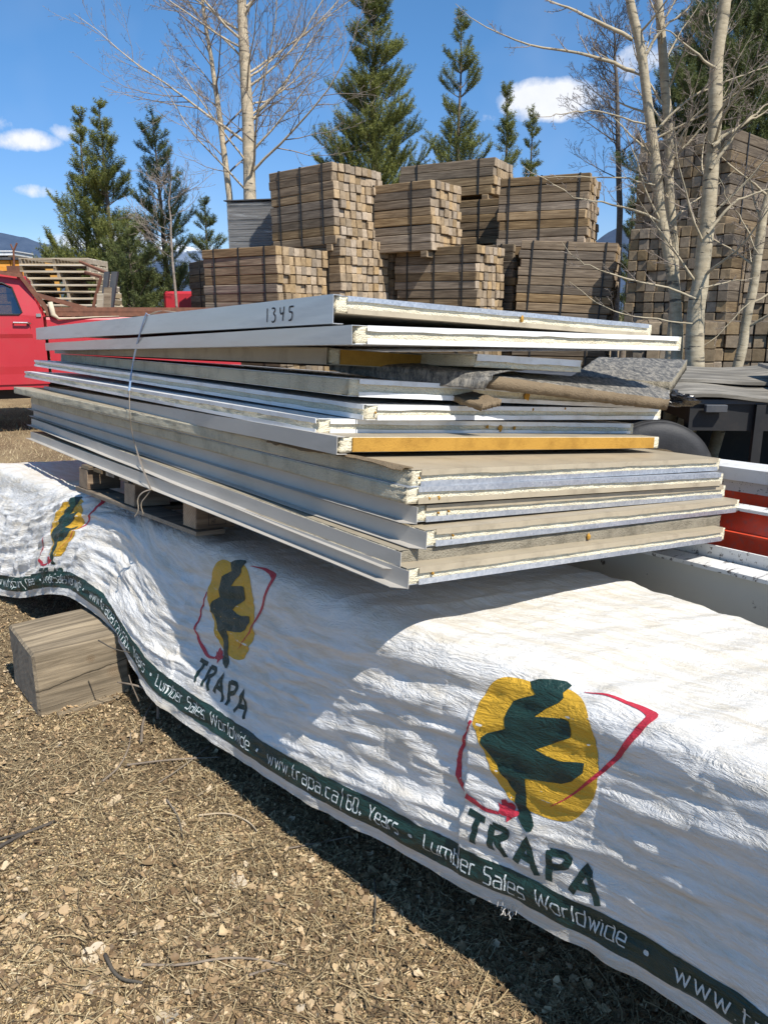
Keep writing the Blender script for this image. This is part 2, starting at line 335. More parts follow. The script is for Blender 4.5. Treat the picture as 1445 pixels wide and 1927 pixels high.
def glass():
    m, t, p = nodes_of('tinted_window_glass'); p.inputs['Base Color'].default_value = (.25, .28, .28, 1); p.inputs['Roughness'].default_value = .03
    p.inputs['Transmission Weight'].default_value = 1.0; p.inputs['IOR'].default_value = 1.1
    g = t.nodes.new('ShaderNodeBsdfGlossy'); g.inputs['Roughness'].default_value = .03; g.inputs['Color'].default_value = (.9, .93, 1, 1)
    tr = t.nodes.new('ShaderNodeBsdfTransparent'); tr.inputs['Color'].default_value = (.36, .40, .40, 1)
    ms = t.nodes.new('ShaderNodeMixShader'); ms.inputs[0].default_value = .16; t.links.new(tr.outputs[0], ms.inputs[1]); t.links.new(g.outputs[0], ms.inputs[2])
    o = [n for n in t.nodes if n.type == 'OUTPUT_MATERIAL'][0]; t.links.new(ms.outputs[0], o.inputs[0]); return m
M['glass'] = glass()
def bark(name, c1, c2, mark=(.05, .045, .04), sc=1.0):
    m, t, p = nodes_of(name); v = coords(t, (1, 1, 3)); n = tex(t, 'Noise', v, Scale=9*sc, Detail=8, Roughness=.7)
    c = ramp(t, n.outputs['Fac'], [(.3, c1), (.65, c2)])
    v2 = coords(t, (1.1, 1.1, 7)); n2 = tex(t, 'Noise', v2, Scale=3.2*sc, Detail=6, Roughness=.6)
    f = ramp(t, n2.outputs['Fac'], [(.60, (0, 0, 0)), (.65, (.9, .9, .9))]); c = mix(t, f, c, mark)
    n3 = tex(t, 'Noise', v, Scale=2, Detail=3); f3 = ramp(t, n3.outputs['Fac'], [(.5, (0, 0, 0)), (.7, (.4, .4, .4))]); c = mix(t, f3, c, (.16, .15, .11))
    t.links.new(c, p.inputs['Base Color']); p.inputs['Roughness'].default_value = .85; bump(t, p, mth(t, 'SUBTRACT', n.outputs['Fac'], f), .5, .01); return m
M['aspen'] = bark('pale_aspen_bark', (.29, .235, .15), (.50, .425, .295))
M['birch'] = bark('cream_birch_bark', (.38, .30, .20), (.60, .50, .35))
M['twig'] = bark('grey_brown_twig', (.20, .155, .125), (.36, .30, .25))
M['twig_dark'] = bark('dark_twig_bark', (.09, .075, .065), (.16, .135, .12))
M['pine_bark'] = bark('pine_bark', (.09, .07, .05), (.20, .155, .12))
def needle(name, c1, c2):
    m, t, p = nodes_of(name); v = coords(t); n = tex(t, 'Noise', v, Scale=1.6, Detail=5); n2 = tex(t, 'Noise', v, Scale=24, Detail=2)
    c = ramp(t, mth(t, 'ADD', mth(t, 'MULTIPLY', n.outputs['Fac'], .55), mth(t, 'MULTIPLY', n2.outputs['Fac'], .45)), [(.35, c1), (.62, c2)])
    t.links.new(c, p.inputs['Base Color']); p.inputs['Roughness'].default_value = .55; p.inputs['Specular IOR Level'].default_value = .3
    p.inputs['Subsurface Weight'].default_value = 0
    tl = t.nodes.new('ShaderNodeBsdfTranslucent'); t.links.new(c, tl.inputs['Color']); ms = t.nodes.new('ShaderNodeMixShader'); ms.inputs[0].default_value = .18
    o = [q for q in t.nodes if q.type == 'OUTPUT_MATERIAL'][0]; t.links.new(p.outputs[0], ms.inputs[1]); t.links.new(tl.outputs[0], ms.inputs[2]); t.links.new(ms.outputs[0], o.inputs[0]); return m
M['needle'] = needle('pine_needles', (.090, .115, .030), (.29, .30, .080))
M['needle_dark'] = needle('dark_pine_needles', (.060, .085, .032), (.20, .225, .075))
LOGO_OVAL=[[-0.1715,0.4242],[-0.1727,0.4538],[-0.1834,0.4897],[-0.1991,0.5156],[-0.2206,0.5295],[-0.2534,0.533],[-0.2752,0.5308],[-0.3036,0.5335],[-0.3342,0.5375],[-0.3679,0.5353],[-0.3946,0.5252],[-0.4202,0.5067],[-0.4375,0.4832],[-0.4518,0.4439],[-0.4643,0.3956],[-0.4653,0.3612],[-0.4561,0.33],[-0.4387,0.2991],[-0.4204,0.2765],[-0.3966,0.2651],[-0.3633,0.2595],[-0.3296,0.2597],[-0.2947,0.2638],[-0.2675,0.2731],[-0.2389,0.2933],[-0.2212,0.3299],[-0.1991,0.3565],[-0.1853,0.386],[-0.1745,0.4081]]
LOGO_TREE=[[-0.2771,0.5312],[-0.2917,0.5391],[-0.3203,0.5462],[-0.3457,0.5497],[-0.3589,0.5451],[-0.3575,0.5385],[-0.3438,0.5351],[-0.3303,0.534],[-0.353,0.526],[-0.3596,0.5166],[-0.3534,0.5062],[-0.3288,0.4893],[-0.2938,0.4694],[-0.3076,0.467],[-0.3739,0.4803],[-0.3874,0.4784],[-0.393,0.4632],[-0.3922,0.4459],[-0.3747,0.4347],[-0.3204,0.3994],[-0.3468,0.3946],[-0.3814,0.394],[-0.4145,0.402],[-0.4309,0.4049],[-0.4341,0.3867],[-0.4114,0.3609],[-0.3878,0.3465],[-0.3547,0.339],[-0.33,0.3348],[-0.3057,0.3308],[-0.3121,0.2977],[-0.3158,0.2695],[-0.3304,0.2515],[-0.34,0.2381],[-0.3391,0.2249],[-0.3287,0.2209],[-0.3108,0.2291],[-0.2964,0.2451],[-0.2877,0.2676],[-0.2835,0.2873],[-0.2846,0.3173],[-0.2793,0.3405],[-0.2757,0.3517],[-0.2507,0.3439],[-0.2279,0.347],[-0.2079,0.3593],[-0.1951,0.3763],[-0.1946,0.3888],[-0.205,0.4011],[-0.2299,0.4141],[-0.2481,0.4235],[-0.2419,0.4442],[-0.2444,0.4652],[-0.2511,0.485],[-0.2663,0.4947],[-0.2998,0.5103],[-0.2892,0.519]]
LOGO_LEAF=[[-0.2636,0.2674],[-0.2688,0.2585],[-0.2771,0.2636],[-0.2761,0.2503],[-0.2866,0.2564],[-0.2864,0.2477],[-0.2959,0.2514],[-0.3001,0.2431],[-0.2884,0.2354],[-0.2844,0.2295],[-0.2774,0.2334],[-0.2763,0.2198],[-0.2732,0.2318],[-0.2623,0.2299],[-0.2509,0.2322],[-0.2526,0.2394],[-0.2427,0.2512],[-0.252,0.248],[-0.2566,0.2453],[-0.2531,0.2615],[-0.2601,0.2575]]
LOGO_RED=[[[-0.3895,0.5391,0.0011],[-0.4147,0.5425,0.0032],[-0.4439,0.5446,0.0054],[-0.4776,0.5451,0.0087],[-0.5124,0.5425,0.0141],[-0.5383,0.5338,0.0205],[-0.5329,0.5059,0.0151],[-0.5161,0.4713,0.0119],[-0.4929,0.4318,0.0097],[-0.4585,0.3858,0.0076],[-0.4255,0.3462,0.0043],[-0.3996,0.3166,0.0032],[-0.3687,0.2895,0.0011]],[[-0.1691,0.4201,0.0065],[-0.1431,0.3657,0.0076],[-0.1273,0.3153,0.0108],[-0.1251,0.2827,0.0141],[-0.1383,0.2467,0.0162],[-0.1768,0.2326,0.0141],[-0.2125,0.2239,0.0097],[-0.2533,0.2309,0.0065]]]
LOGO_TEXT=[[[-0.176,0.2026],[-0.2234,0.1989]],[[-0.2047,0.198],[-0.1982,0.135]],[[-0.2443,0.1962],[-0.2431,0.1341]],[[-0.2443,0.1962],[-0.2735,0.1966],[-0.2805,0.1905],[-0.2747,0.177],[-0.2506,0.1648]],[[-0.2573,0.1675],[-0.2799,0.1295]],[[-0.3069,0.1312],[-0.3291,0.1885],[-0.3571,0.1161]],[[-0.3186,0.1533],[-0.3475,0.1458]],[[-0.3829,0.185],[-0.3847,0.1144]],[[-0.3831,0.1829],[-0.4165,0.1869],[-0.4256,0.1783],[-0.4189,0.1604],[-0.3902,0.1496]],[[-0.4353,0.1096],[-0.4632,0.1746],[-0.4962,0.1075]],[[-0.4487,0.1298],[-0.4854,0.1354]]]
# ---------------------------------------------------------------- tarp surface (numpy)
def vnoise(x, y, seed=0):
    x = np.asarray(x, float); y = np.asarray(y, float)
    xi = np.floor(x).astype(np.int64); yi = np.floor(y).astype(np.int64)
    fx = x - xi; fy = y - yi
    fx = fx*fx*fx*(fx*(fx*6-15)+10); fy = fy*fy*fy*(fy*(fy*6-15)+10)
    def h(i, j):
        n = (i*374761393 + j*668265263 + seed*974634777) & 0x7fffffff
        n = ((n ^ (n >> 13))*1274126177) & 0x7fffffff
        n = (n ^ (n >> 16)) & 0xffff
        return n/32767.5 - 1.0
    a = h(xi, yi); b = h(xi+1, yi); c = h(xi, yi+1); d = h(xi+1, yi+1)
    return (a*(1-fx)+b*fx)*(1-fy) + (c*(1-fx)+d*fx)*fy
def fbm(x, y, seed=0, o=4):
    x = np.asarray(x, float); y = np.asarray(y, float); s = 0; am = 1; f = 1; t = 0
    for k in range(o):
        s = s + am*vnoise(x*f+k*17.3, y*f-k*9.1, seed+k*7); t += am; am *= .5; f *= 2.03
    return s/t
TO = np.array([.049, 1.60, 0.0]); TY = .617
TH1 = np.array([math.cos(TY), math.sin(TY), 0]); TH2 = np.array([-math.sin(TY), math.cos(TY), 0])
def zplane(a, b): return np.interp(b, [-1.8, -.9, -.4, 0, .6, 1.2, 2.1, 3, 4], [.845, .822, .805, .795, .757, .722, .682, .645, .60]) - .055*a
K_RIDGE = [(-1.8,.12),(-.73,.115),(-.28,.11),(.02,.035),(.5,.02),(1.14,.015),(2.07,-.08),(3.0,-.20),(3.9,-.32)]
K_BOT = [(-1.8,.15,.36),(-1.3,.14,.33),(-.69,.12,.30),(-.45,.1,.263),(-.24,.06,.235),(.1,-.02,.215),(.61,-.09,.157),
         (1.25,-.16,.12),(1.5,-.175,.16),(1.75,-.19,.275),(2.15,-.23,.29),(2.5,-.28,.20),(2.8,-.33,.09),(3.1,-.40,.035),(3.9,-.52,.02)]
def sm(b, ks, c):
    xs = np.array([k[0] for k in ks]); ys = np.array([k[c] for k in ks])
    r = 0
    for o, w in ((-.16,.1),(-.08,.25),(0,.3),(.08,.25),(.16,.1)): r = r + w*np.interp(b+o, xs, ys)
    return r
NS = 90
def tarp_sections(b):
    """dense smooth cross-sections for an array b: returns a,z arrays (len(b), NS) from bottom hem to far edge and arclength"""
    b = np.asarray(b, float)
    ar = sm(b, K_RIDGE, 1); ab = sm(b, K_BOT, 1); zb = sm(b, K_BOT, 2)
    ar = ar + .012*vnoise(b*2.1, b*0, 3)
    zr = zplane(ar, b)
    af = np.interp(b, [-1.8, -.6, .6, 4], [.83, .84, .93, .95]); zf = zplane(af, b)
    bulge = .035*vnoise(b*1.7, b*0+4, 9) + .01
    kk = np.interp(b, [-1, -.3, .1, 1.0, 1.4], [.5, .4, .12, .12, .45]); am = ab*kk+ar*(1-kk) - .02*(kk > .3) + bulge*.5*kk/.45; zm = zb*.45+zr*.55
    # piecewise path: bottom - mid - ridge - far - drop, rounded by repeated corner cutting
    pts = np.stack([np.stack(q, -1) for q in ((ab, zb), (ab*.8+am*.2, zb*.8+zm*.2), (am, zm), (ar-.012, zr-.10), (ar+.006, zr-.02), (ar+.055, zr+.004),
                    (ar+.16, zplane(ar+.16, b)), (ar*.5+af*.5, zplane(ar*.5+af*.5, b)), (af-.05, zf), (af, zf-.03), (af+.02, zf-.25))], 1)
    for it in range(3):
        L = pts[:, :-1]*.75 + pts[:, 1:]*.25; R = pts[:, :-1]*.25 + pts[:, 1:]*.75
        mid = np.empty((pts.shape[0], (pts.shape[1]-1)*2, 2)); mid[:, 0::2] = L; mid[:, 1::2] = R
        pts = np.concatenate([pts[:, :1], mid, pts[:, -1:]], 1)
    d = np.sqrt((np.diff(pts, axis=1)**2).sum(-1)); s = np.concatenate([np.zeros((len(b), 1)), d.cumsum(1)], 1)
    return pts, s
def tarp_base(b, t):
    b = np.asarray(b, float).ravel(); t = np.asarray(t, float).ravel()
    ub, inv = np.unique(b, return_inverse=True)
    if len(ub) > 4000: ub = np.linspace(b.min(), b.max(), 1200); inv = None
    pts, s = tarp_sections(ub)
    A = np.empty(len(b)); Z = np.empty(len(b))
    if inv is not None:
        order = np.argsort(inv, kind='stable'); cuts = np.searchsorted(inv[order], np.arange(len(ub)+1))
        for i in range(len(ub)):
            k = order[cuts[i]:cuts[i+1]]
            A[k] = np.interp(t[k], s[i], pts[i, :, 0]); Z[k] = np.interp(t[k], s[i], pts[i, :, 1])
    else:
        f = (b-ub[0])/(ub[1]-ub[0]); i0 = np.clip(f.astype(int), 0, len(ub)-2); w = f-i0
        n = 400; tg = np.linspace(-.02, 2.2, n); GA = np.array([np.interp(tg, s[i], pts[i, :, 0]) for i in range(len(ub))]); GZ = np.array([np.interp(tg, s[i], pts[i, :, 1]) for i in range(len(ub))])
        g = (t-tg[0])/(tg[1]-tg[0]); j0 = np.clip(g.astype(int), 0, n-2); v = g-j0
        for G, O in ((GA, A), (GZ, Z)):
            O[:] = (G[i0, j0]*(1-w)+G[i0+1, j0]*w)*(1-v) + (G[i0, j0+1]*(1-w)+G[i0+1, j0+1]*w)*v
    return A, Z
def tarp_disp(b, t):
    """wrinkle height along the surface normal (metres)"""
    wall = np.clip((.56-t)/.10, 0, 1); top = 1-wall; hem = np.clip(t/.05, 0.25, 1)
    w1 = 1-np.abs(fbm(b*2.2+.6*t, t*13+b*1.1, 11, 3))*2.2          # long near-horizontal folds on the wall
    w2 = 1-np.abs(fbm(b*5.5-2*t, t*21+b*2.0, 23, 3))*2.0
    w3 = fbm(b*20, t*30, 31, 3)
    cr = np.exp(-(np.mod(b+.012*vnoise(t*9, b*0, 5), .19)-.095)**2/(.0035**2))   # pressed fold lines
    far = np.clip((b-1.9)/.5, 0, 1)*wall                              # gathers at the bundle's far end
    g = (1-np.abs(fbm(b*9+t*7, t*4-b*2, 51, 3))*2.2)*.016*far
    left = np.exp(-((b-1.75)/.5)**2)*wall
    g2 = (1-np.abs(fbm((b*3+t*6), t*2-b*1, 57, 2))*2.2)*.014*left
    d = wall*hem*(.0125*w1+.0050*w2+.0020*w3) - .0015*cr*wall + g*hem + g2*hem
    tp = 1-np.abs(fbm(b*6+1.0*t, t*2.4-b*.6, 71, 3))*2.0
    tq = 1-np.abs(fbm(b*13+2*t, t*6, 77, 3))*2.0
    d = d + top*(.0065*tp + .0026*tq + .0010*w3 - .0012*cr)
    hemw = np.clip((.09-t)/.09, 0, 1)
    d = d + hemw*(.012*vnoise(b*5.5, b*0, 91)+.006*vnoise(b*17, b*0, 92))
    return d
def tarp_xyz(b, t, off=0.0):
    b = np.asarray(b, float).ravel(); t = np.asarray(t, float).ravel()
    e = .004
    A, Z = tarp_base(b, t); A2, Z2 = tarp_base(b, t+e); A1, Z1 = tarp_base(b, t-e)
    ta = A2-A1; tz = Z2-Z1; l = np.sqrt(ta*ta+tz*tz)+1e-9; na = -tz/l; nz = ta/l     # outward normal in the section
    d = tarp_disp(b, t) + off
    A = A+na*d; Z = Z+nz*d
    return TO + A[:, None]*TH1 + b[:, None]*TH2 + Z[:, None]*np.array([0, 0, 1.0])
# ---------------------------------------------------------------- tarp object and its print
def tarp_mat(name, c, rough=.42, dirt=True):
    m, t, p = nodes_of(name); uv = t.nodes.new('ShaderNodeUVMap'); uv.uv_map = 'fabric'
    def mp(s):
        q = t.nodes.new('ShaderNodeMapping'); q.inputs['Scale'].default_value = s; t.links.new(uv.outputs[0], q.inputs[0]); return q.outputs[0]
    n = tex(t, 'Noise', mp((1.5, 9, 1)), Scale=3, Detail=9, Roughness=.7, Distortion=.6)
    cc = c
    if dirt:
        f = ramp(t, n.outputs['Fac'], [(.44, (0, 0, 0)), (.64, (.62, .62, .62))]); cc = mix(t, f, c, tuple(a*b for a, b in zip(c, (.72, .63, .48))))
        n2 = tex(t, 'Noise', mp((3, 40, 1)), Scale=3, Detail=6, Roughness=.7, Distortion=1)
        f2 = ramp(t, n2.outputs['Fac'], [(.63, (0, 0, 0)), (.72, (.45, .45, .45))]); cc = mix(t, f2, cc, tuple(a*b for a, b in zip(c, (.52, .40, .26))))
        # dust has settled on the flat top
        sx = t.nodes.new('ShaderNodeSeparateXYZ'); t.links.new(uv.outputs[0], sx.inputs[0])
        tf = ramp(t, sx.outputs[1], [(.50, (0, 0, 0)), (.66, (.5, .5, .5))]); tf2 = mth(t, 'MULTIPLY', tf, n.outputs['Fac']); cc = mix(t, tf2, cc, tuple(a*b for a, b in zip(c, (.88, .80, .62))))
        # muddy hem
        hf = ramp(t, sx.outputs[1], [(0, (.55, .55, .55)), (.06, (0, 0, 0))]); hf = mth(t, 'MULTIPLY', hf, n2.outputs['Fac']); cc = mix(t, hf, cc, (.30, .25, .17))
        t.links.new(cc, p.inputs['Base Color'])
    else:
        n2 = tex(t, 'Noise', mp((6, 22, 1)), Scale=6, Detail=9, Roughness=.8)
        f2 = ramp(t, n2.outputs['Fac'], [(.62, (0, 0, 0)), (.74, (.5, .5, .5))]); t.links.new(mix(t, f2, c, tuple(min(1, a*1.5+.03) for a in c)), p.inputs['Base Color'])
    p.inputs['Roughness'].default_value = rough; p.inputs['Specular IOR Level'].default_value = .45
    a = tex(t, 'Noise', mp((9, 34, 1)), Scale=2.4, Detail=9, Roughness=.66, Distortion=1.2)
    r1 = mth(t, 'ABSOLUTE', mth(t, 'SUBTRACT', tex(t, 'Noise', mp((5, 17, 1)), Scale=2.0, Detail=4, Roughness=.6, Distortion=1.5).outputs['Fac'], .5))
    r2 = mth(t, 'ABSOLUTE', mth(t, 'SUBTRACT', tex(t, 'Noise', mp((19, 46, 1)), Scale=2.0, Detail=3, Roughness=.6, Distortion=1.0).outputs['Fac'], .5))
    e = mth(t, 'ADD', mth(t, 'MULTIPLY', mth(t, 'MINIMUM', r1, .12), 6.0), mth(t, 'MULTIPLY', mth(t, 'MINIMUM', r2, .1), 2.2))
    wv = tex(t, 'Wave', mp((1, 1, 1)), Scale=150, Distortion=0); wv.bands_direction = 'Y'
    h = mth(t, 'ADD', mth(t, 'ADD', mth(t, 'MULTIPLY', a.outputs['Fac'], 1.3), e), mth(t, 'MULTIPLY', wv.outputs['Fac'], .02))
    bump(t, p, h, .52, .006); return m
M['tarp'] = tarp_mat('white_woven_tarp', (.82, .80, .765))
M['p_green'] = tarp_mat('dark_green_print', (.014, .045, .038), .38, False)
M['p_yellow'] = tarp_mat('yellow_print', (.70, .40, .035), .42, False)
M['p_red'] = tarp_mat('red_print', (.55, .035, .06), .42, False)
M['p_white'] = tarp_mat('pale_lettering_print', (.66, .70, .68), .42, False)
def put_uv(o, uvs):
    l = o.data.uv_layers.new(name='fabric'); idx = np.empty(len(o.data.loops), dtype=np.int32); o.data.loops.foreach_get('vertex_index', idx)
    l.data.foreach_set('uv', np.asarray(uvs, dtype=np.float32)[idx].ravel())
B0, B1, TMAX = -1.75, 3.75, 1.98
nb, ntt = 900, 300
gb = np.linspace(B0, B1, nb); gt = np.concatenate([np.linspace(0, .72, 170), np.linspace(.72, TMAX, ntt-170+1)[1:]])
Bg, Tg = np.meshgrid(gb, gt, indexing='ij')
V = tarp_xyz(Bg, Tg); I = np.arange(nb*ntt).reshape(nb, ntt)
F = np.stack([I[1:, :-1], I[:-1, :-1], I[:-1, 1:], I[1:, 1:]], -1).reshape(-1, 4)
tarp = mesh_obj('tarp', V, F, M['tarp'], smooth=True); put_uv(tarp, np.stack([Bg.ravel(), Tg.ravel()], -1))
tag(tarp, 'white printed lumber tarp draped over the long pack beneath the panel pile', 'tarp')
def conform(name, vb, vt, faces, m, parent, off):
    P = tarp_xyz(vb, vt, off); o = mesh_obj(name, [tuple(q) for q in P], faces, m, parent, smooth=True); put_uv(o, np.stack([vb, vt], -1)); return o
def warp(b): return np.interp(b, [-2, .56, .68, 1.16, 1.42, 1.78, 2.4, 3.6], [-2, .56, .68, 1.30, 1.59, 1.93, 2.5, 3.7])
def cut_fill(poly, g=.010):
    bm = bmesh.new(); f = bm.faces.new([bm.verts.new((x, y, 0)) for x, y in poly]); bmesh.ops.triangulate(bm, faces=[f])
    for ax in (0, 1):
        lo = min(q[ax] for q in poly); hi = max(q[ax] for q in poly); k = math.ceil(lo/g)
        while k*g < hi:
            co = [0, 0, 0]; co[ax] = k*g; no = [0, 0, 0]; no[ax] = 1
            bmesh.ops.bisect_plane(bm, geom=bm.verts[:]+bm.edges[:]+bm.faces[:], plane_co=co, plane_no=no); k += 1
    bm.normal_update()
    for fc in bm.faces:
        if fc.normal.z > 0: fc.normal_flip()
    bm.verts.index_update(); vs = np.array([v.co[:2] for v in bm.verts]); fs = [[v.index for v in fc.verts] for fc in bm.faces]; bm.free(); return vs, fs
def smooth_poly(p, it=2, closed=True):
    p = [np.array(q, float) for q in p]
    for _ in range(it):
        r = []; n = len(p)
        for i in range(n if closed else n-1):
            a, b = p[i], p[(i+1) % n]; r += [a*.78+b*.22, a*.22+b*.78]
        if not closed: r = [p[0]]+r+[p[-1]]
        p = r
    return [tuple(q) for q in p]
def ribbon(pts, wd, st=.008, acr=1):
    """flat ribbon along a polyline in fabric coordinates -> verts, faces"""
    pts = np.array(pts, float); wd = np.broadcast_to(np.asarray(wd, float), (len(pts),)).copy()
    P = [pts[0]]; W = [wd[0]]
    for i in range(len(pts)-1):
        n = max(1, int(np.hypot(*(pts[i+1]-pts[i]))/st))
        for k in range(1, n+1): P.append(pts[i]+(pts[i+1]-pts[i])*k/n); W.append(wd[i]+(wd[i+1]-wd[i])*k/n)
    P = np.array(P); W = np.array(W); d = np.diff(P, axis=0); d /= np.hypot(d[:, 0], d[:, 1])[:, None]+1e-12
    t = np.vstack([d[:1], d[:-1]+d[1:], d[-1:]]); l = np.hypot(t[:, 0], t[:, 1]); t /= l[:, None]+1e-9
    n = np.stack([-t[:, 1], t[:, 0]], -1); sc_ = np.ones(len(P)); sc_[1:-1] = np.clip(2/np.maximum(l[1:-1], .9), 1, 1.6)
    vs = []; fs = []
    for k in range(acr+1): vs.append(P+n*(W*sc_*(k/acr-.5))[:, None])
    vs = np.stack(vs, 1).reshape(-1, 2); a = acr+1
    for i in range(len(P)-1):
        for k in range(acr): fs.append((i*a+k, (i+1)*a+k, (i+1)*a+k+1, i*a+k+1))
    return vs, fs
def strokes_obj(name, strokes, m, parent, off, acr=1, mapb=None, st=.008):
    VB = []; FS = []; o = 0; OF = []
    for i, (p, wd) in enumerate(strokes):
        vs, fs = ribbon(p, wd, st, acr); VB.append(vs); FS += [[q+o for q in f] for f in fs]; o += len(vs); OF += [off+.00007*(i % 9)]*len(vs)
    vs = np.vstack(VB); vb = vs[:, 0] if mapb is None else mapb(vs[:, 0])
    return conform(name, vb, vs[:, 1], FS, m, parent, np.array(OF))
G = {'w': (.62, [[(0,.72),(.15,0),(.31,.62),(.47,0),(.62,.72)]]), '.': (.08, [[(0,0),(.07,0)]]), 't': (.34, [[(.1,1),(.1,.1),(.18,0),(.34,0)],[(0,.72),(.32,.72)]]),
 'r': (.32, [[(0,0),(0,.72)],[(0,.52),(.1,.70),(.32,.72)]]), 'a': (.48, [[(.05,.72),(.4,.72),(.48,.62),(.48,0),(.08,0),(0,.1),(0,.32),(.08,.42),(.48,.42)]]),
 'p': (.48, [[(0,-.3),(0,.72),(.4,.72),(.48,.62),(.48,.1),(.4,0),(0,0)]]), 'c': (.42, [[(.42,.72),(.08,.72),(0,.62),(0,.1),(.08,0),(.42,0)]]),
 '6': (.5, [[(.45,1),(.1,1),(0,.9),(0,.1),(.1,0),(.4,0),(.5,.1),(.5,.45),(.4,.55),(0,.55)]]), '0': (.5, [[(.1,0),(.4,0),(.5,.1),(.5,.9),(.4,1),(.1,1),(0,.9),(0,.1),(.1,0)]]),
 '+': (.3, [[(0,.16),(.3,.16)],[(.15,.01),(.15,.31)]]), 'Y': (.56, [[(0,1),(.28,.5),(.56,1)],[(.28,.5),(.28,0)]]), 'e': (.48, [[(0,.38),(.48,.38),(.48,.62),(.4,.72),(.08,.72),(0,.62),(0,.1),(.08,0),(.45,0)]]),
 's': (.46, [[(.44,.72),(.06,.72),(0,.64),(0,.44),(.06,.38),(.4,.38),(.46,.3),(.46,.08),(.4,0),(0,0)]]), 'L': (.42, [[(0,1),(0,.08),(.06,0),(.42,0)]]), 'u': (.48, [[(0,.72),(0,.1),(.08,0),(.48,0)],[(.48,.72),(.48,0)]]),
 'm': (.78, [[(0,0),(0,.72),(.7,.72),(.78,.62),(.78,0)],[(.39,.72),(.39,0)]]), 'b': (.48, [[(0,1),(0,0),(.4,0),(.48,.1),(.48,.62),(.4,.72),(0,.72)]]),
 'S': (.52, [[(.5,1),(.08,1),(0,.9),(0,.62),(.08,.54),(.44,.54),(.52,.46),(.52,.1),(.44,0),(0,0)]]), 'l': (.02, [[(0,1),(0,0)]]), 'W': (.86, [[(0,1),(.2,0),(.43,.9),(.66,0),(.86,1)]]),
 'o': (.48, [[(.08,0),(.4,0),(.48,.1),(.48,.62),(.4,.72),(.08,.72),(0,.62),(0,.1),(.08,0)]]), 'd': (.48, [[(.48,1),(.48,0),(.08,0),(0,.1),(0,.62),(.08,.72),(.48,.72)]]), 'i': (.02, [[(0,.72),(0,0)],[(0,.98),(0,.9)]]), ' ': (.3, [])}
def text_strokes(s, b_from, b_to, t0, h, wd):
    adv = []; x = 0
    for ch in s: adv.append(x); x += G[ch][0]+.2
    x -= .2; k = (b_from-b_to)/x; out = []
    for ch, a in zip(s, adv):
        for p in G[ch][1]: out.append(([(b_from-(a+q[0])*k, t0+q[1]*h) for q in p], wd))
    return out
def dot(b, t, r): return ([(b-r, t), (b-r*.6, t), (b+r*.6, t), (b+r, t)], [r*.9, r*1.9, r*1.9, r*.9])
hem = [(B0+.02+i*.007, 0) for i in range(int((B1-B0-.04)/.007))]
hb = np.array([q[0] for q in hem]); rows = 16; tt = np.linspace(.034, .110, rows)
vb = np.repeat(hb, rows); vt = np.tile(tt, len(hb)) + .0015*vnoise(vb*30, vb*0, 4)
idx = np.arange(len(hb)*rows).reshape(len(hb), rows)
conform('printed_band', vb, vt, np.stack([idx[1:, :-1], idx[:-1, :-1], idx[:-1, 1:], idx[1:, 1:]], -1).reshape(-1, 4).tolist(), M['p_green'], tarp, .0012)
for k in (-1, 0, 1, 2):
    o = 1.22*k
    for st in (text_strokes('www.trapa.ca', .56+o, .235+o, .056, .040, .0036), [([(.218+o, .104), (.218+o, .042)], .003)], text_strokes('60+ Years', .198+o, .02+o, .056, .040, .0036), [dot(-.022+o, .074, .0055)],
               text_strokes('Lumber Sales Worldwide', -.062+o, -.555+o, .056, .040, .0036), [dot(-.60+o, .074, .0055)]):
        st = [q for q in st if min(e[0] for e in q[0]) > -1.6 and max(e[0] for e in q[0]) < 3.1]
        if st: strokes_obj('band_lettering', st, M['p_white'], tarp, .0030, mapb=warp, st=.005)
for li, (off, sb, warpb) in enumerate(((0, 1, 0), (1.255, 1.13, 1), (2.70, 1.0, 1))):
    tf = lambda pts: [((q[0]+.27)*sb-.27+off, (q[1]-.38)*sb+.38+(0, .045, -.08)[li]) for q in pts]
    lg = smooth_poly(tf(LOGO_OVAL), 2); vs, fs = cut_fill(lg)
    em = conform('emblem_oval', vs[:, 0], vs[:, 1], fs, M['p_yellow'], tarp, .0010)
    vs, fs = cut_fill(tf(LOGO_TREE)); conform('emblem_tree', vs[:, 0], vs[:, 1], fs, M['p_green'], em, .0021)
    vs, fs = cut_fill(tf(LOGO_LEAF)); conform('maple_leaf', vs[:, 0], vs[:, 1], fs, M['p_red'], em, .0019)
    rd = []
    for rr in LOGO_RED:
        sp = smooth_poly([tuple(q) for q in rr], 2, False); rd.append((tf([q[:2] for q in sp]), [q[2] for q in sp]))
    strokes_obj('red_outline', rd, M['p_red'], em, .0015, acr=2)
    TX = [[(q[0], q[1]+.016*max(0, min(1, (-q[0]-.15)/.3))) for q in l] for l in LOGO_TEXT]
    strokes_obj('block_lettering', [(smooth_poly(tf(q), 1, False) if len(q) > 3 else tf(q), .0155) for q in TX], M['p_green'], em, .0012, acr=2)
# frayed threads where the hem is torn
fr = MB()
for i in range(26):
    b_ = random.gauss(-.285, .022); P0 = Vector(tarp_xyz([b_], [random.uniform(.0, .03)])[0]); q = P0+Vector((random.uniform(-.02, .02), random.uniform(-.02, .02), -random.uniform(.006, .028)))
    fr.tube([P0, (P0+q)/2+Vector((random.uniform(-.008, .008), random.uniform(-.008, .008), 0)), q], .0007, 3)
fr.build('frayed_threads', M['tarp'], tarp)
def LB(a, b, z): return Vector(TO + a*TH1 + b*TH2 + np.array([0, 0, z]))
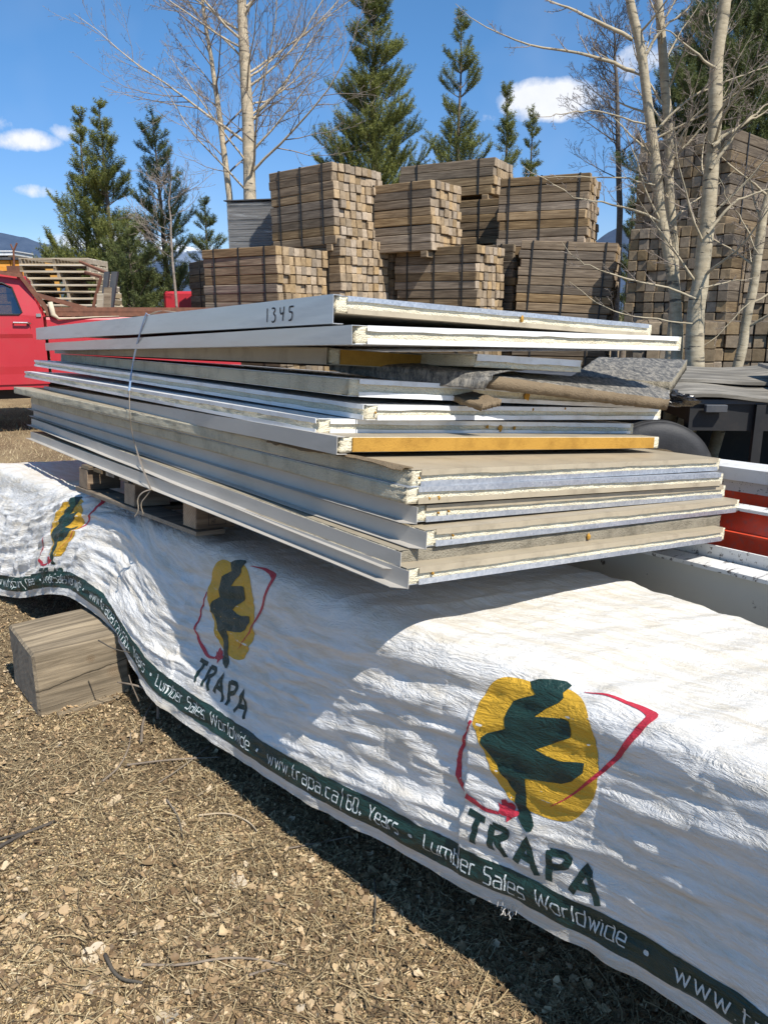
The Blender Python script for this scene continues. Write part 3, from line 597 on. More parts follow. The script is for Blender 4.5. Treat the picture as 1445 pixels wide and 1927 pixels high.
# the lumber under the tarp: boards stacked between bearers
pk = empty('lumber_pack', LB(.2, -1.5, 0), label='pack of lumber hidden under the white tarp on short bearers', cat='lumber pack')
Rl = Matrix.Rotation(TY, 4, 'Z'); Mi = Matrix.Translation(-pk.location)
for r_, bb in enumerate((-1.2, .2, 1.7, 3.0)):
    q = MB().box(.45, 1.05, bb, bb+.14, 0, .14, M=Mi @ Matrix.Translation(Vector(TO)) @ Rl); q.build('bearer', M['block'], pk)
q = MB()
ny = 14
for j in range(ny):
    b0 = -1.65+j*5.1/ny; b1 = b0+5.1/ny+.001; a0 = float(np.interp((b0+b1)/2, [k[0] for k in K_RIDGE], [k[1] for k in K_RIDGE]))+(.30 if b0 < .2 else .10)
    if b1 > 3.4: continue
    q.box(a0, .86, b0, b1, .145, float(zplane(.9, b1))-.06, M=Mi @ Matrix.Translation(Vector(TO)) @ Rl)
q.build('board_stack', M['beam_dark'], pk)
# ---------------------------------------------------------------- insulated panels
PAN = {'P_f': [0.0478, 1.5478, 0.9777, 0.6206, -0.0884, -0.04, 1.2211, 3.5905], 'P_e': [0.0316, 1.5931, 1.0036, 0.6122, -0.0857, -0.0308, 1.2381, 3.7139], 'P_d': [0.0881, 1.6268, 1.0393, 0.6174, -0.0842, -0.0296, 1.27, 3.8671], 'P_c': [0.0683, 1.6711, 1.0835, 0.6211, -0.0906, -0.0305, 1.263, 3.8297], 'P_b': [0.0494, 1.646, 1.1317, 0.6191, -0.0927, -0.0322, 1.2525, 3.7654], 'P_a': [0.0613, 1.6612, 1.1677, 0.6431, -0.09, -0.026, 1.2673, 3.8522], 'G': [-0.1045, 1.8224, 1.2157, 0.5881, -0.0863, -0.0414, 1.2055, 3.5194], 'F': [-0.1625, 1.9206, 1.2455, 0.6058, -0.0886, -0.027, 1.2414, 3.6889], 'E': [-0.0435, 1.9467, 1.2769, 0.6231, -0.0759, -0.0163, 1.2381, 3.6796], 'D': [-0.0896, 1.9466, 1.3432, 0.5713, -0.091, -0.0253, 1.2202, 3.5981], 'C': [-0.1482, 2.1409, 1.4089, 0.5844, -0.0831, -0.0328, 1.2183, 3.595], 'B': [-0.067, 1.835, 1.4738, 0.5874, -0.0376, -0.0418, 1.2185, 3.595], 'A': [-0.1161, 1.9327, 1.5434, 0.5986, -0.0652, -0.0372, 1.2135, 3.5747]}
def frame(yaw, pt, rl):
    e1 = Vector((math.cos(yaw), math.sin(yaw), math.tan(pt))).normalized(); e2 = Vector((-math.sin(yaw), math.cos(yaw), math.tan(rl)))
    e2 = (e2-e1*e1.dot(e2)).normalized(); return e1, e2, e1.cross(e2)
def panel_matrix(k):
    x = PAN[k]; e1, e2, e3 = frame(*x[3:6]); m = Matrix.Identity(4)
    for i in range(3): m[i][0] = e1[i]; m[i][1] = e2[i]; m[i][2] = e3[i]; m[i][3] = x[i]
    return m
PT = .038
def rough_core(w_, L, z0, z1, amp=.0018, seed=0, nz=7, inset=0, fine=.008):
    """closed foam block whose short front face and long left face are torn and uneven"""
    path = []
    n1 = int(w_/fine); n2 = int(L/.02)
    path += [(w_-w_*i/n1, 0, 0, -1) for i in range(n1)]
    path += [(0, 0, -.7, -.7)]
    path += [(0, L*i/n2, -1, 0) for i in range(1, n2+1)]
    path += [(w_, L, 1, 0), (w_, L*.5, 1, 0)]
    path = np.array(path, float); n = len(path); zs = np.linspace(z0, z1, nz); vs = []
    for zz in zs:
        s = np.cumsum(np.r_[0, np.hypot(*np.diff(path[:, :2], axis=0).T)])
        d = fbm(s*38, s*0+zz*95, seed, 4)*amp*1.6 + fbm(s*5, s*0+zz*30, seed+5, 2)*amp*.9 - amp
        cd = np.exp(-((path[:, 0]**2+path[:, 1]**2)/.03**2)); d = d - cd*np.abs(vnoise(s*60, s*0+zz*120, seed+9))*.010
        vs.append(np.stack([path[:, 0]+path[:, 2]*d, path[:, 1]+path[:, 3]*d+inset*(path[:, 3] < -.9), np.full(n, zz)], -1))
    vs = np.concatenate(vs); fs = []
    for k in range(nz-1):
        for i in range(n): j = (i+1) % n; fs.append((k*n+i, k*n+j, (k+1)*n+j, (k+1)*n+i)[::-1])
    fs.append(tuple(range(n))); fs.append(tuple(range((nz-1)*n, nz*n))[::-1]); return [tuple(q) for q in vs], fs
def wavy_strip(mb, x0, x1, y, th, z0, z1, amp=.0012, seed=0, step=.02, edge='low'):
    """thin upright strip along x at depth y (front lip) with a slightly bent free edge"""
    n = max(2, int((x1-x0)/step)); xs = np.linspace(x0, x1, n+1); nzv = vnoise(xs*11, xs*0, seed)*amp+vnoise(xs*37, xs*0, seed+2)*amp*.5; ny = vnoise(xs*4, xs*0, seed+3)*amp*.8
    vs = []
    for i, x in enumerate(xs):
        lo = z0+(nzv[i] if edge == 'low' else 0); hi = z1+(nzv[i] if edge == 'high' else 0)
        yl = y+(ny[i] if edge == 'low' else 0); yh = y+(ny[i] if edge == 'high' else 0)
        vs += [(x, yl-th, lo), (x, yh-th, hi), (x, yh, hi), (x, yl, lo)]
    fs = [(0, 1, 2, 3), (n*4+3, n*4+2, n*4+1, n*4)]
    for i in range(n):
        for k in range(4): a = i*4+k; b = i*4+(k+1) % 4; fs.append((a, a+4, b+4, b)[::-1])
    mb.add(vs, fs)
def swapxy(mb0, mb, L=None):
    mb.add([(q[1], q[0], q[2]) for q in mb0.v], [f[::-1] for f in mb0.f])
GRP = 'stacked insulated wall panels'
def panel(key, label, top, bot, front='foam', side='foam', lips=('t', 'b'), lipx=(.032, .022), channel=None, ch_h=None, side_lips=False, seed=1, blobs=(), th=PT):
    x = PAN[key]; w_, L = x[6], x[7]; root = bpy.data.objects.new('insulated_panel', None); col.objects.link(root); root.matrix_world = panel_matrix(key); root.empty_display_size = .1
    tag(root, label, 'insulated panel', GRP)
    ins = .0012 if 't' in lips or 'b' in lips else 0
    vs, fs = rough_core(w_, L, -th+.0012, -.0012, seed=seed*13, amp=.0011 if front != 'amber' else .0008, inset=ins)
    n1_ = int(w_/.008); npth = (len(vs))//7
    fm = [1 if (len(f) == 4 and (min(f) % npth) < n1_-1) else 0 for f in fs]
    core = mesh_obj('foam_core', vs, fs, None, root, smooth=True, mats=[M[side], M[front if front != 'amber' else 'foam']], fmat=fm)
    if front == 'amber':      # the short end is coated with amber glue
        q = MB(); wavy_strip(q, .034 if front == 'amber' else .004, w_-(.03 if front == 'amber' else .006), -.0002, .0045, -th+.002, -.002, amp=.0004, seed=seed)
        q.build('end_face', M[front], root)
    LH = .0125
    for nm, mk, zt, zb, k, ed in (('top_skin', top, 0, -.0012, 't', 'low'), ('bottom_skin', bot, -th+.0012, -th, 'b', 'high')):
        q = MB(); q.box(.002, w_-.002, .002, L, zb, zt)
        if k in lips:
            if k == 't': wavy_strip(q, lipx[0], w_-lipx[1], -.0020, .0022, -LH, .0003, seed=seed*3, edge='low')
            else: wavy_strip(q, lipx[0], w_-lipx[1], -.0020, .0022, -th-.0003, -th+LH, seed=seed*3+1, edge='high')
        if side_lips:
            q2 = MB()
            if k == 't': wavy_strip(q2, .01, L, -.0015, .0022, -LH*.9, .0002, seed=seed*5, edge='low')
            else: wavy_strip(q2, .01, L, -.0015, .0022, -th-.0002, -th+LH*.9, seed=seed*5+1, edge='high')
            swapxy(q2, q)
        q.build(nm, M[mk], root)
    if channel:
        h = ch_h or th; q = MB()
        sag = vnoise(np.linspace(0, 9, 31), np.zeros(31), seed)*.0014
        ys = np.linspace(-.004, L-.02, 31)
        prof = [(-.010, .0008), (-.0085, .0008), (-.0085, -h+.0015), (-.0085, -h), (-.036, -h), (-.036, -h+.0015), (-.010, -h+.0015)] if channel == 'ledge' else [(-.010, .001), (.012, .001), (.012, -.0005), (-.0085, -.0005), (-.0085, -h+.0012), (.02, -h+.0012), (.02, -h), (-.010, -h)]
        vv = []; ff = []; n = len(prof)
        for i, y in enumerate(ys):
            yy = y-(.018 if (channel == 'ledge' and i == 0) else 0)
            vv += [(p[0]+sag[i], (yy if p[0] > -.02 else y+.012), p[1]+sag[i]*.5) for p in prof]
        for i in range(len(ys)-1):
            for k in range(n): j = (k+1) % n; ff.append((i*n+k, (i+1)*n+k, (i+1)*n+j, i*n+j))
        ff.append(tuple(range(n))); ff.append(tuple(range((len(ys)-1)*n, len(ys)*n))[::-1]); q.add(vv, ff)
        q.build('edge_channel', M[{'ledge': 'alu_dusty', 'web': 'alu_dusty', 'fascia': 'alu', 'tan': 'tan_dirty'}[channel]], root, fix=True)
    for (u, sz, zf) in blobs:      # expanded glue oozing from the end
        x0, x1 = 0, w_
        mw = panel_matrix(key)
        for _ in range(30):
            xm = (x0+x1)/2; P = mw @ Vector((xm, 0, -th/2)); F_ = Vector((0, math.cos(PITCH), -math.sin(PITCH))); d = P-Vector((0, 0, CZ)); uu = 722.5+FPX*d.x/d.dot(F_)
            if uu < u: x0 = xm
            else: x1 = xm
        bm = bmesh.new(); bmesh.ops.create_icosphere(bm, subdivisions=3, radius=1)
        for v in bm.verts:
            n = 1+.35*vnoise([v.co.x*2.2+seed], [v.co.z*2.2+v.co.y+u], 3)[0]; v.co = Vector((v.co.x*sz*.62*n, v.co.y*.0045, v.co.z*sz*n))
        me = bpy.data.meshes.new('glue_drip'); bm.to_mesh(me); bm.free(); me.materials.append(M['amber'])
        for pl in me.polygons: pl.use_smooth = True
        o = bpy.data.objects.new('glue_drip', me); col.objects.link(o); o.parent = root; o.location = (xm, -.0035, -th*zf)
    return root
panel('P_f', 'lowest panel of the pile with tan upper lip, resting on the pallet', 'tan', 'galv', front='foam', side='foam_side', channel='ledge', seed=1, blobs=((812, .004, .45),))
panel('P_e', 'grimy grey foam panel without lips, second from the bottom of the pile', 'tan_dirty', 'tan_dirty', front='foam_dirty', side='foam_side', lips=(), channel='ledge', seed=2, blobs=((1105, .009, .5),))
panel('P_d', 'tan lipped panel jutting out farthest right, just above the grimy grey one', 'tan', 'galv', side='foam', channel='ledge', seed=3, blobs=((850, .003, .45),))
panel('P_c', 'tan and galvanised panel third above the bottom with two rust dots near its corner', 'tan', 'galv', side='foam', channel='ledge', seed=4, blobs=((823, .003, .5), (842, .003, .45)))
panel('P_b', 'panel with galvanised upper lip directly under the broad bare tan panel', 'galv', 'tan', side='foam_side', front='foam', seed=5, blobs=((806, .003, .7), (824, .004, .7)))
panel('P_a', 'panel with broad bare tan top under the amber edged panel', 'tan', 'galv', side='foam_side', front='foam', seed=6, blobs=((787, .003, .5),), lipx=(.025, .02))
panel('G', 'panel with a bright amber glued end lying on the broad tan top', 'tan_dirty', 'tan_dirty', front='amber', side='foam', lips=(), channel='web', ch_h=.042, seed=7)
panel('F', 'white lipped panel set back leftmost, above the amber ended panel', 'whitem', 'whitem', side='foam', side_lips=True, seed=8, blobs=((940, .012, .5), (966, .006, .5), (915, .006, .4)))
panel('E', 'white lipped panel with bent torn corner below the fibreboard scraps', 'whitem', 'whitem', side='foam', side_lips=True, seed=9, blobs=((705, .003, .5), (1000, .004, .2), (1060, .004, .1)))
panel('D', 'white lipped panel with long bare foam side under the fibreboard scraps', 'whitem', 'whitem', side='foam_side', front='foam', seed=10, blobs=((990, .014, .5),), th=.044)
PAN['C'][6] = .57
panel('C', 'tan edged panel wedged in shadow below the two topmost panels', 'tan_dirty', 'tan_dirty', front='amber', side='foam', lips=(), channel='tan', ch_h=.044, seed=11, th=.044)
pB = panel('B', 'second panel from the top with white lips and aluminium side trim', 'whitem', 'whitem', side='foam', channel='fascia', ch_h=.043, seed=12, th=.042)
pA = panel('A', 'topmost panel with bare aluminium trim marked 1345 in black', 'galv', 'tan', side='foam', channel='fascia', ch_h=.068, seed=13, blobs=((980, .010, .45),), th=.041)
def mb_strokes(strokes, M_, wd, off):
    """marker strokes on a plane: strokes in local (s,t); M_(s,t,h) -> point"""
    q = MB()
    for i, p in enumerate(strokes):
        vs, fs = ribbon(p, wd, .004, 1); q.add([M_(a, b, off+.00005*i) for a, b in vs], fs)
    return q
def sp(p): return smooth_poly(p, 2, False)
HAND = {'1': [[(.02, 1), (0, 0)]], '3': [sp([(0, .95), (.22, 1), (.34, .82), (.14, .58), (.36, .42), (.34, .1), (.1, -.06), (0, .05)])],
        '4': [sp([(0, .98), (.02, .62), (.14, .48), (.34, .62)]), [(.40, 1.02), (.34, .6), (.26, .02)]], '5': [[(.42, .98), (.06, .96)], sp([(.06, .96), (.04, .58), (.28, .62), (.36, .34), (.22, .04), (0, .02)])]}
ss = []
for ch, yy in (('1', .352), ('3', .322), ('4', .273), ('5', .222)):
    for p in HAND[ch]: ss.append([(-yy+q[0]*.058, -.0545+q[1]*.037) for q in p])
mb_strokes(ss, lambda s, t, h: (-.010-h, -s, t), .0042, .0013).build('handwritten_number', M['ink'], pA)
# torn skin along the near corner of the broad tan panel
PAa = [o for o in bpy.data.objects if o.name.startswith('insulated_panel') and 'broad bare tan top' in o.get('label', '')][0]
n = 60; vs = []; fs = []
for i in range(n+1):
    f = i/n; y = .015+.62*f; wv_ = .020*(1-.55*f)+.006*float(vnoise([f*14], [2], 3)[0]); lift = .012*math.sin(min(1, f*1.4)*math.pi)*(1-f)+.003*float(vnoise([f*22], [5], 4)[0])
    vs += [(.016+.01*f, y, .0012), (-.004-.3*wv_, y, .0022+lift*.5), (-.006-wv_*.6, y+.003, -.006+lift)]
for i in range(n):
    for k in range(2): fs.append((i*3+k, i*3+k+1, i*3+k+4, i*3+k+3))
te = mesh_obj('torn_edge', vs, fs, M['fibre'], PAa); sl = te.modifiers.new('thickness', 'SOLIDIFY'); sl.thickness = .0025
# short off-cut with a white lip, resting under the second panel
oc = bpy.data.objects.new('panel_offcut', None); col.objects.link(oc)
c0 = at(893, 666, 2.10); e1, e2, e3 = frame(.585, -.075, -.03); m4 = Matrix.Identity(4)
for i in range(3): m4[i][0] = e1[i]; m4[i][1] = e2[i]; m4[i][2] = e3[i]; m4[i][3] = c0[i]
oc.matrix_world = m4; tag(oc, 'short white lipped panel off-cut poking out beneath the second panel from the top', 'panel off-cut')
vs, fs = rough_core(.42, .6, -.034, -.001, seed=77, amp=.003); mesh_obj('foam_core', vs, fs, M['foam'], oc, smooth=True)
q = MB().box(.002, .418, .002, .6, -.0012, 0); wavy_strip(q, .006, .405, -.003, .0022, -.018, .0004, seed=7, amp=.002); q.build('top_skin', M['whitem'], oc)
# ---------------------------------------------------------------- ground
def ground_mat():
    m, t, p = nodes_of('littered_dirt'); v = coords(t)
    n = tex(t, 'Noise', v, Scale=1.3, Detail=6, Roughness=.6); n2 = tex(t, 'Noise', v, Scale=45, Detail=9, Roughness=.75); n3 = tex(t, 'Noise', coords(t, (1, 3, 1)), Scale=90, Detail=5, Roughness=.7)
    c = ramp(t, n2.outputs['Fac'], [(.34, (.06, .042, .026)), (.47, (.19, .135, .08)), (.60, (.42, .31, .18)), (.74, (.66, .52, .31))])
    f = ramp(t, n.outputs['Fac'], [(.45, (0, 0, 0)), (.62, (.55, .55, .55))]); c = mix(t, f, c, mix(t, n3.outputs['Fac'], (.22, .16, .09), (.62, .48, .28)))
    t.links.new(c, p.inputs['Base Color']); p.inputs['Roughness'].default_value = .95; p.inputs['Specular IOR Level'].default_value = .1
    bump(t, p, mth(t, 'ADD', n2.outputs['Fac'], mth(t, 'MULTIPLY', n3.outputs['Fac'], .5)), 1.0, .02); return m
M['dirt'] = ground_mat()
def gz(x, y): return .018*fbm(np.asarray(x)*1.1, np.asarray(y)*1.1, 200, 3)+.010*fbm(np.asarray(x)*7, np.asarray(y)*7, 201, 3)
def axis(lo, hi, n, p=3.2):
    s = np.linspace(-1, 1, n); return s
gx = np.unique(np.concatenate([-np.geomspace(3.6, 6000, 60), np.linspace(-3.5, 2.2, 300), np.geomspace(2.3, 6000, 60)]))
gy = np.unique(np.concatenate([[-200, -50, -10, -3, -1], np.linspace(.3, 5.5, 260), np.geomspace(5.6, 9000, 90)]))
GX, GY = np.meshgrid(gx, gy, indexing='ij'); near = np.clip(1-np.hypot(GX, GY)/60, 0, 1)
GZ = gz(GX, GY)*near; I = np.arange(GX.size).reshape(GX.shape)
F = np.stack([I[:-1, :-1], I[1:, :-1], I[1:, 1:], I[:-1, 1:]], -1).reshape(-1, 4)
g = mesh_obj('ground', np.stack([GX.ravel(), GY.ravel(), GZ.ravel()], -1), F, M['dirt'], smooth=True); tag(g, kind='structure')
# ---------------------------------------------------------------- bundles of square timbers
def beam_mesh(L, s, name, m, seed):
    random.seed(seed); q = MB(); q.box(0, L, -s/2, s/2, -s/2, s/2, bev=.010, jit=.004)
    me = bpy.data.meshes.new(name); me.from_pydata(q.v, [], q.f); me.materials.append(m); me.update(); return me
BM_CACHE = {}
def bundle(px, y, ang, ncol, nrow, L, label, side=-1, s=None, dn=True, mk='beam', straps=(.16, .5, .84), tilt=0, loose=.015, corner=None, skip=0, rot=None):
    """px: picture position of the near top corner at distance y. Local x is the timbers' axis, the ends lie at x = 0.
    side -1: axis runs left-away, ends face right; side +1: axis runs right-away, ends face the viewer"""
    if s is None:
        s = .15
        if side < 0: s = .15*nrow/round(nrow*1.125); nrow = round(nrow*1.125); ncol = round(ncol*1.14)
    P = at(px[0], px[1], y) if corner is None else Vector(corner)
    root = bpy.data.objects.new('timber_bundle', None); col.objects.link(root); root.empty_display_size = .1
    H = nrow*s; root.location = (P.x, P.y, P.z-H)
    yaw = math.pi-R(ang) if side < 0 else R(ang)
    root.rotation_euler = (0, tilt, yaw)
    tag(root, label, 'timber bundle', 'strapped timber bundles piled in the yard')
    rr = random.Random(int(P.x*700+P.z*37))
    key = (round(L, 2), round(s, 3), mk)
    if key not in BM_CACHE: BM_CACHE[key] = [beam_mesh(L, s*.965, 'timber', M[mk], 100+i) for i in range(5)]
    for r in range(nrow):
        for c in range(ncol):
            if r >= nrow-skip and c > ncol*.6: continue
            o = bpy.data.objects.new('timber', rr.choice(BM_CACHE[key])); col.objects.link(o); o.parent = root
            o.location = (max(-.085, min(.085, rr.gauss(0, loose))), side*((c+.5)*s+rr.uniform(-.005, .005)), (r+.5)*s+rr.uniform(-.003, .003))
            o.rotation_euler = (rr.choice((0, math.pi/2, math.pi, -math.pi/2)), rr.uniform(-.005, .005), rr.uniform(-.008, .008))
    W = ncol*s; ya, yb = (-W, 0) if side < 0 else (0, W)
    for f in straps:
        x = L*f; q = MB(); w2 = .012; t_ = .006
        q.box(x-w2, x+w2, ya-.014, yb+.014, H+.001, H+t_); q.box(x-w2, x+w2, ya-.014, ya-.006, 0, H); q.box(x-w2, x+w2, yb+.006, yb+.014, 0, H)
        q.build('strap', M['strap_black'], root)
    if dn:
        for f in (.08, .88):
            o = MB().box(-.06, .06, ya-.02, yb+.02, -.105, -.004, bev=.006).build('bearer', M[mk], root); o.location.x = L*f
    return root
def below(b, drop=.105, **k): return None
T_ = bundle
# left group, three tiers
b1 = T_((628, 303), 12.8, 39, 8, 8, 1.42, 'tall near bundle topmost on the left of the timber pile', tilt=.02)
b2 = T_((640, 447), 12.75, 40, 10, 8, 1.6, 'middle tier bundle directly under the topmost left bundle', dn=True)
b0 = T_((521, 462), 11.9, 34, 8, 8, 1.55, 'reddish brown bundle at the left end of the middle tier, three straps', mk='beam')
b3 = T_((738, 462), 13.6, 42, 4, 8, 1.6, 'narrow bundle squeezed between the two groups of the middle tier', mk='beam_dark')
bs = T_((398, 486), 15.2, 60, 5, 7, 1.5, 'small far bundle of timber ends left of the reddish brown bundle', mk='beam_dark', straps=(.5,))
b4 = T_((812, 337), 12.9, 36, 6, 7, 1.5, 'top tier bundle second from the left, two black straps', straps=(.25, .75))
b5 = T_((897, 460), 12.6, 36, 6, 8, 1.55, 'middle tier bundle below and right of the second top bundle')
b5b = T_((968, 458), 13.4, 36, 3, 8, 1.5, 'narrow bundle showing its ends behind the middle tier bundle', mk='beam_dark')
b6 = T_((930, 295), 14.6, 30, 5, 4, 1.9, 'low four row bundle highest at the back of the pile', straps=(.15, .8))
b7 = T_((950, 372), 14.4, 30, 5, 5, 1.6, 'five row bundle under the highest low bundle', mk='beam', straps=(.3,))
b8 = T_((1109, 324), 13.0, 24, 7, 8, 1.45, 'top tier bundle at the right with open sky on its right side', straps=(.10, .52, .88))
b9 = T_((1152, 457), 12.6, 20, 8, 9, 1.5, 'leaning middle tier bundle whose ends are lost in shade', mk='beam', straps=(.1, .5, .86), tilt=-.05)
# right group, ends to the viewer
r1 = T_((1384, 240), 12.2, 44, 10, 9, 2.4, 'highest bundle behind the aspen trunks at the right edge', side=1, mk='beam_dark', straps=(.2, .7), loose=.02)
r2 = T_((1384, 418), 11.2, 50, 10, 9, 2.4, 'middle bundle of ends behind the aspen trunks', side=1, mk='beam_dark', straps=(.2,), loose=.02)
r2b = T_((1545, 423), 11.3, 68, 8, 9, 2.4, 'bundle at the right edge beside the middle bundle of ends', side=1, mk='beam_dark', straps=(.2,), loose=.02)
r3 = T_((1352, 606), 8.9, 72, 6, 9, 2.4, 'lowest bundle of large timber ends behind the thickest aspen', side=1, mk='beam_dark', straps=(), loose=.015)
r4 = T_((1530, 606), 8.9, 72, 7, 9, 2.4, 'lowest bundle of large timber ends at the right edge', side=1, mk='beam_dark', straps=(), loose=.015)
# bundles of the lowest tier carry the ones above; only slivers of them show
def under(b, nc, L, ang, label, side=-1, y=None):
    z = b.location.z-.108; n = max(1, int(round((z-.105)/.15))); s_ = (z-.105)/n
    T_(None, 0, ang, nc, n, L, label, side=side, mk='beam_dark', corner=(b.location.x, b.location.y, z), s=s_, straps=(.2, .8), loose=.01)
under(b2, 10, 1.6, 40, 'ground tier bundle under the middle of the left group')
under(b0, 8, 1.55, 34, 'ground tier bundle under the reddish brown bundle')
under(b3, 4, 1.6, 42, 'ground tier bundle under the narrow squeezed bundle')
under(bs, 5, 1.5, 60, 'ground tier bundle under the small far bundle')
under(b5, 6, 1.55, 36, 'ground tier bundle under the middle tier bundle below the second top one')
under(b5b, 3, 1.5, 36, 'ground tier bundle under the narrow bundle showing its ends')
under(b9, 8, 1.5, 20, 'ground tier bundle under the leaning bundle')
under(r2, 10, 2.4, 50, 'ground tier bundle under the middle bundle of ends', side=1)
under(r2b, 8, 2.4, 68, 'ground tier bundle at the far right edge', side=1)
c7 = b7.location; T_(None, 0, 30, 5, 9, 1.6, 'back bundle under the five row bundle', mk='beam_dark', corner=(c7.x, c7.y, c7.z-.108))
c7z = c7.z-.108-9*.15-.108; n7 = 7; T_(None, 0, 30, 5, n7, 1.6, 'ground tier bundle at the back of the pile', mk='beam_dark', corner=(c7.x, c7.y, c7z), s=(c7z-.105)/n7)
# stack of boards under stretch film, left of the topmost bundle
def film_mat():
    m, t, p = nodes_of('stretch_film'); n = tex(t, 'Noise', coords(t, (.5, .5, 9), rot=(0, .22, 0)), Scale=2.2, Detail=7, Roughness=.7, Distortion=.6)
    g = t.nodes.new('ShaderNodeBsdfPrincipled'); g.inputs['Base Color'].default_value = (.62, .62, .60, 1); g.inputs['Roughness'].default_value = .3
    tr = t.nodes.new('ShaderNodeBsdfTransparent'); ms = t.nodes.new('ShaderNodeMixShader')
    f = ramp(t, n.outputs['Fac'], [(.40, (.06, .06, .06)), (.56, (.16, .16, .16)), (.68, (.55, .55, .55))]); t.links.new(f, ms.inputs[0]); t.links.new(tr.outputs[0], ms.inputs[1]); t.links.new(g.outputs[0], ms.inputs[2])
    o = [q for q in t.nodes if q.type == 'OUTPUT_MATERIAL'][0]; t.links.new(ms.outputs[0], o.inputs[0]); return m
M['film'] = film_mat()
wp = at(575, 374, 14.1); wr = empty('wrapped_board_stack', (wp.x, wp.y, wp.z-.98), math.pi-R(14), 'board stack wrapped in clear stretch film beside the topmost left bundle', 'board stack')
q = MB()
for i in range(24): q.box(random.uniform(-.012, .012), 1.45+random.uniform(-.012, .012), -1.1, random.uniform(-.01, .01), i*.04, i*.04+.035)
q.build('boards', plain('grey_weathered_boards', (.15, .145, .14), .85, var=.3, scale=5, stretch=(.4, 4, 8)), wr)
q = MB().box(-.025, 1.475, -1.12, .022, -.02, .975, bev=.03); q.build('stretch_film', M['film'], wr)
q = MB().box(-.04, 1.5, -1.14, .04, .982, 1.0); q.build('cover_board', M['dark_grey'], wr)
E0 = b0.location
# ---------------------------------------------------------------- trees
def tube_np(pts, rad, n):
    pts = np.asarray(pts, float); rad = np.asarray(rad, float); k = len(pts)
    t = np.empty_like(pts); t[1:-1] = pts[2:]-pts[:-2]; t[0] = pts[1]-pts[0]; t[-1] = pts[-1]-pts[-2]; t /= np.linalg.norm(t, axis=1)[:, None]+1e-9
    ref = np.array([.31, .77, .55]) if abs(t[0, 2]) > .6 else np.array([.05, .1, 1.0]); u = np.cross(t, ref); u /= np.linalg.norm(u, axis=1)[:, None]+1e-9; v = np.cross(t, u)
    a = np.arange(n)*2*np.pi/n; ring = u[:, None, :]*np.cos(a)[None, :, None]+v[:, None, :]*np.sin(a)[None, :, None]
    V = (pts[:, None, :]+ring*rad[:, None, None]).reshape(-1, 3); i = np.arange(k-1)[:, None]*n; j = np.arange(n)[None, :]; j2 = (j+1) % n
    F = np.stack([i+j, i+n+j, i+n+j2, i+j2], -1).reshape(-1, 4); return V, F
class Wood:
    def __init__(s): s.V = []; s.F = []; s.o = 0
    def tube(s, pts, rad, n=5):
        V, F = tube_np(pts, rad, n); s.V.append(V); s.F.append(F+s.o); s.o += len(V)
    def build(s, name, m, parent): return mesh_obj(name, np.concatenate(s.V), np.concatenate(s.F), m, parent, smooth=True)
def unit(v): return v/(np.linalg.norm(v)+1e-9)
def curve(rg, p, d, L, n, wander, lift):
    pts = [np.array(p, float)]; d = unit(np.array(d, float))
    for i in range(n):
        d = unit(d+rg.normal(0, wander*1.25, 3)+np.array([0, 0, lift])); pts.append(pts[-1]+d*L/n)
    return np.array(pts)
def twigs(W, rg, pts, r0, L, depth, lift=.05, dens=1.0, minr=.0022, ratio=.5, spur=True):
    """grow side twigs from a limb"""
    if depth == 0: return
    n = max(2, int((5 if depth > 1 else 4)*dens*(1+L*.5)))
    seg = np.linspace(0, 1, len(pts))
    for i in range(n):
        f = .18+.8*(i+rg.uniform(0, .8))/n; P = np.array([np.interp(f, seg, pts[:, k]) for k in range(3)])
        k = min(len(pts)-2, int(f*(len(pts)-1))); d = unit(pts[k+1]-pts[k]); s = rg.normal(0, 1, 3); s = unit(s-d*(s@d))
        dd = unit(d*rg.uniform(.55, 1.0)+s*rg.uniform(.5, .95)+np.array([0, 0, lift*2])); l = L*ratio*rg.uniform(.5, 1.1)*(1.15-f*.7); r = max(minr, r0*(1-f*.7)*.5)
        c = curve(rg, P, dd, l, 5, .10, lift); W.tube(c, np.linspace(r, minr*.7, len(c)), 4 if r > .006 else 3)
        twigs(W, rg, c, r, l, depth-1, lift, dens, minr, ratio, spur)
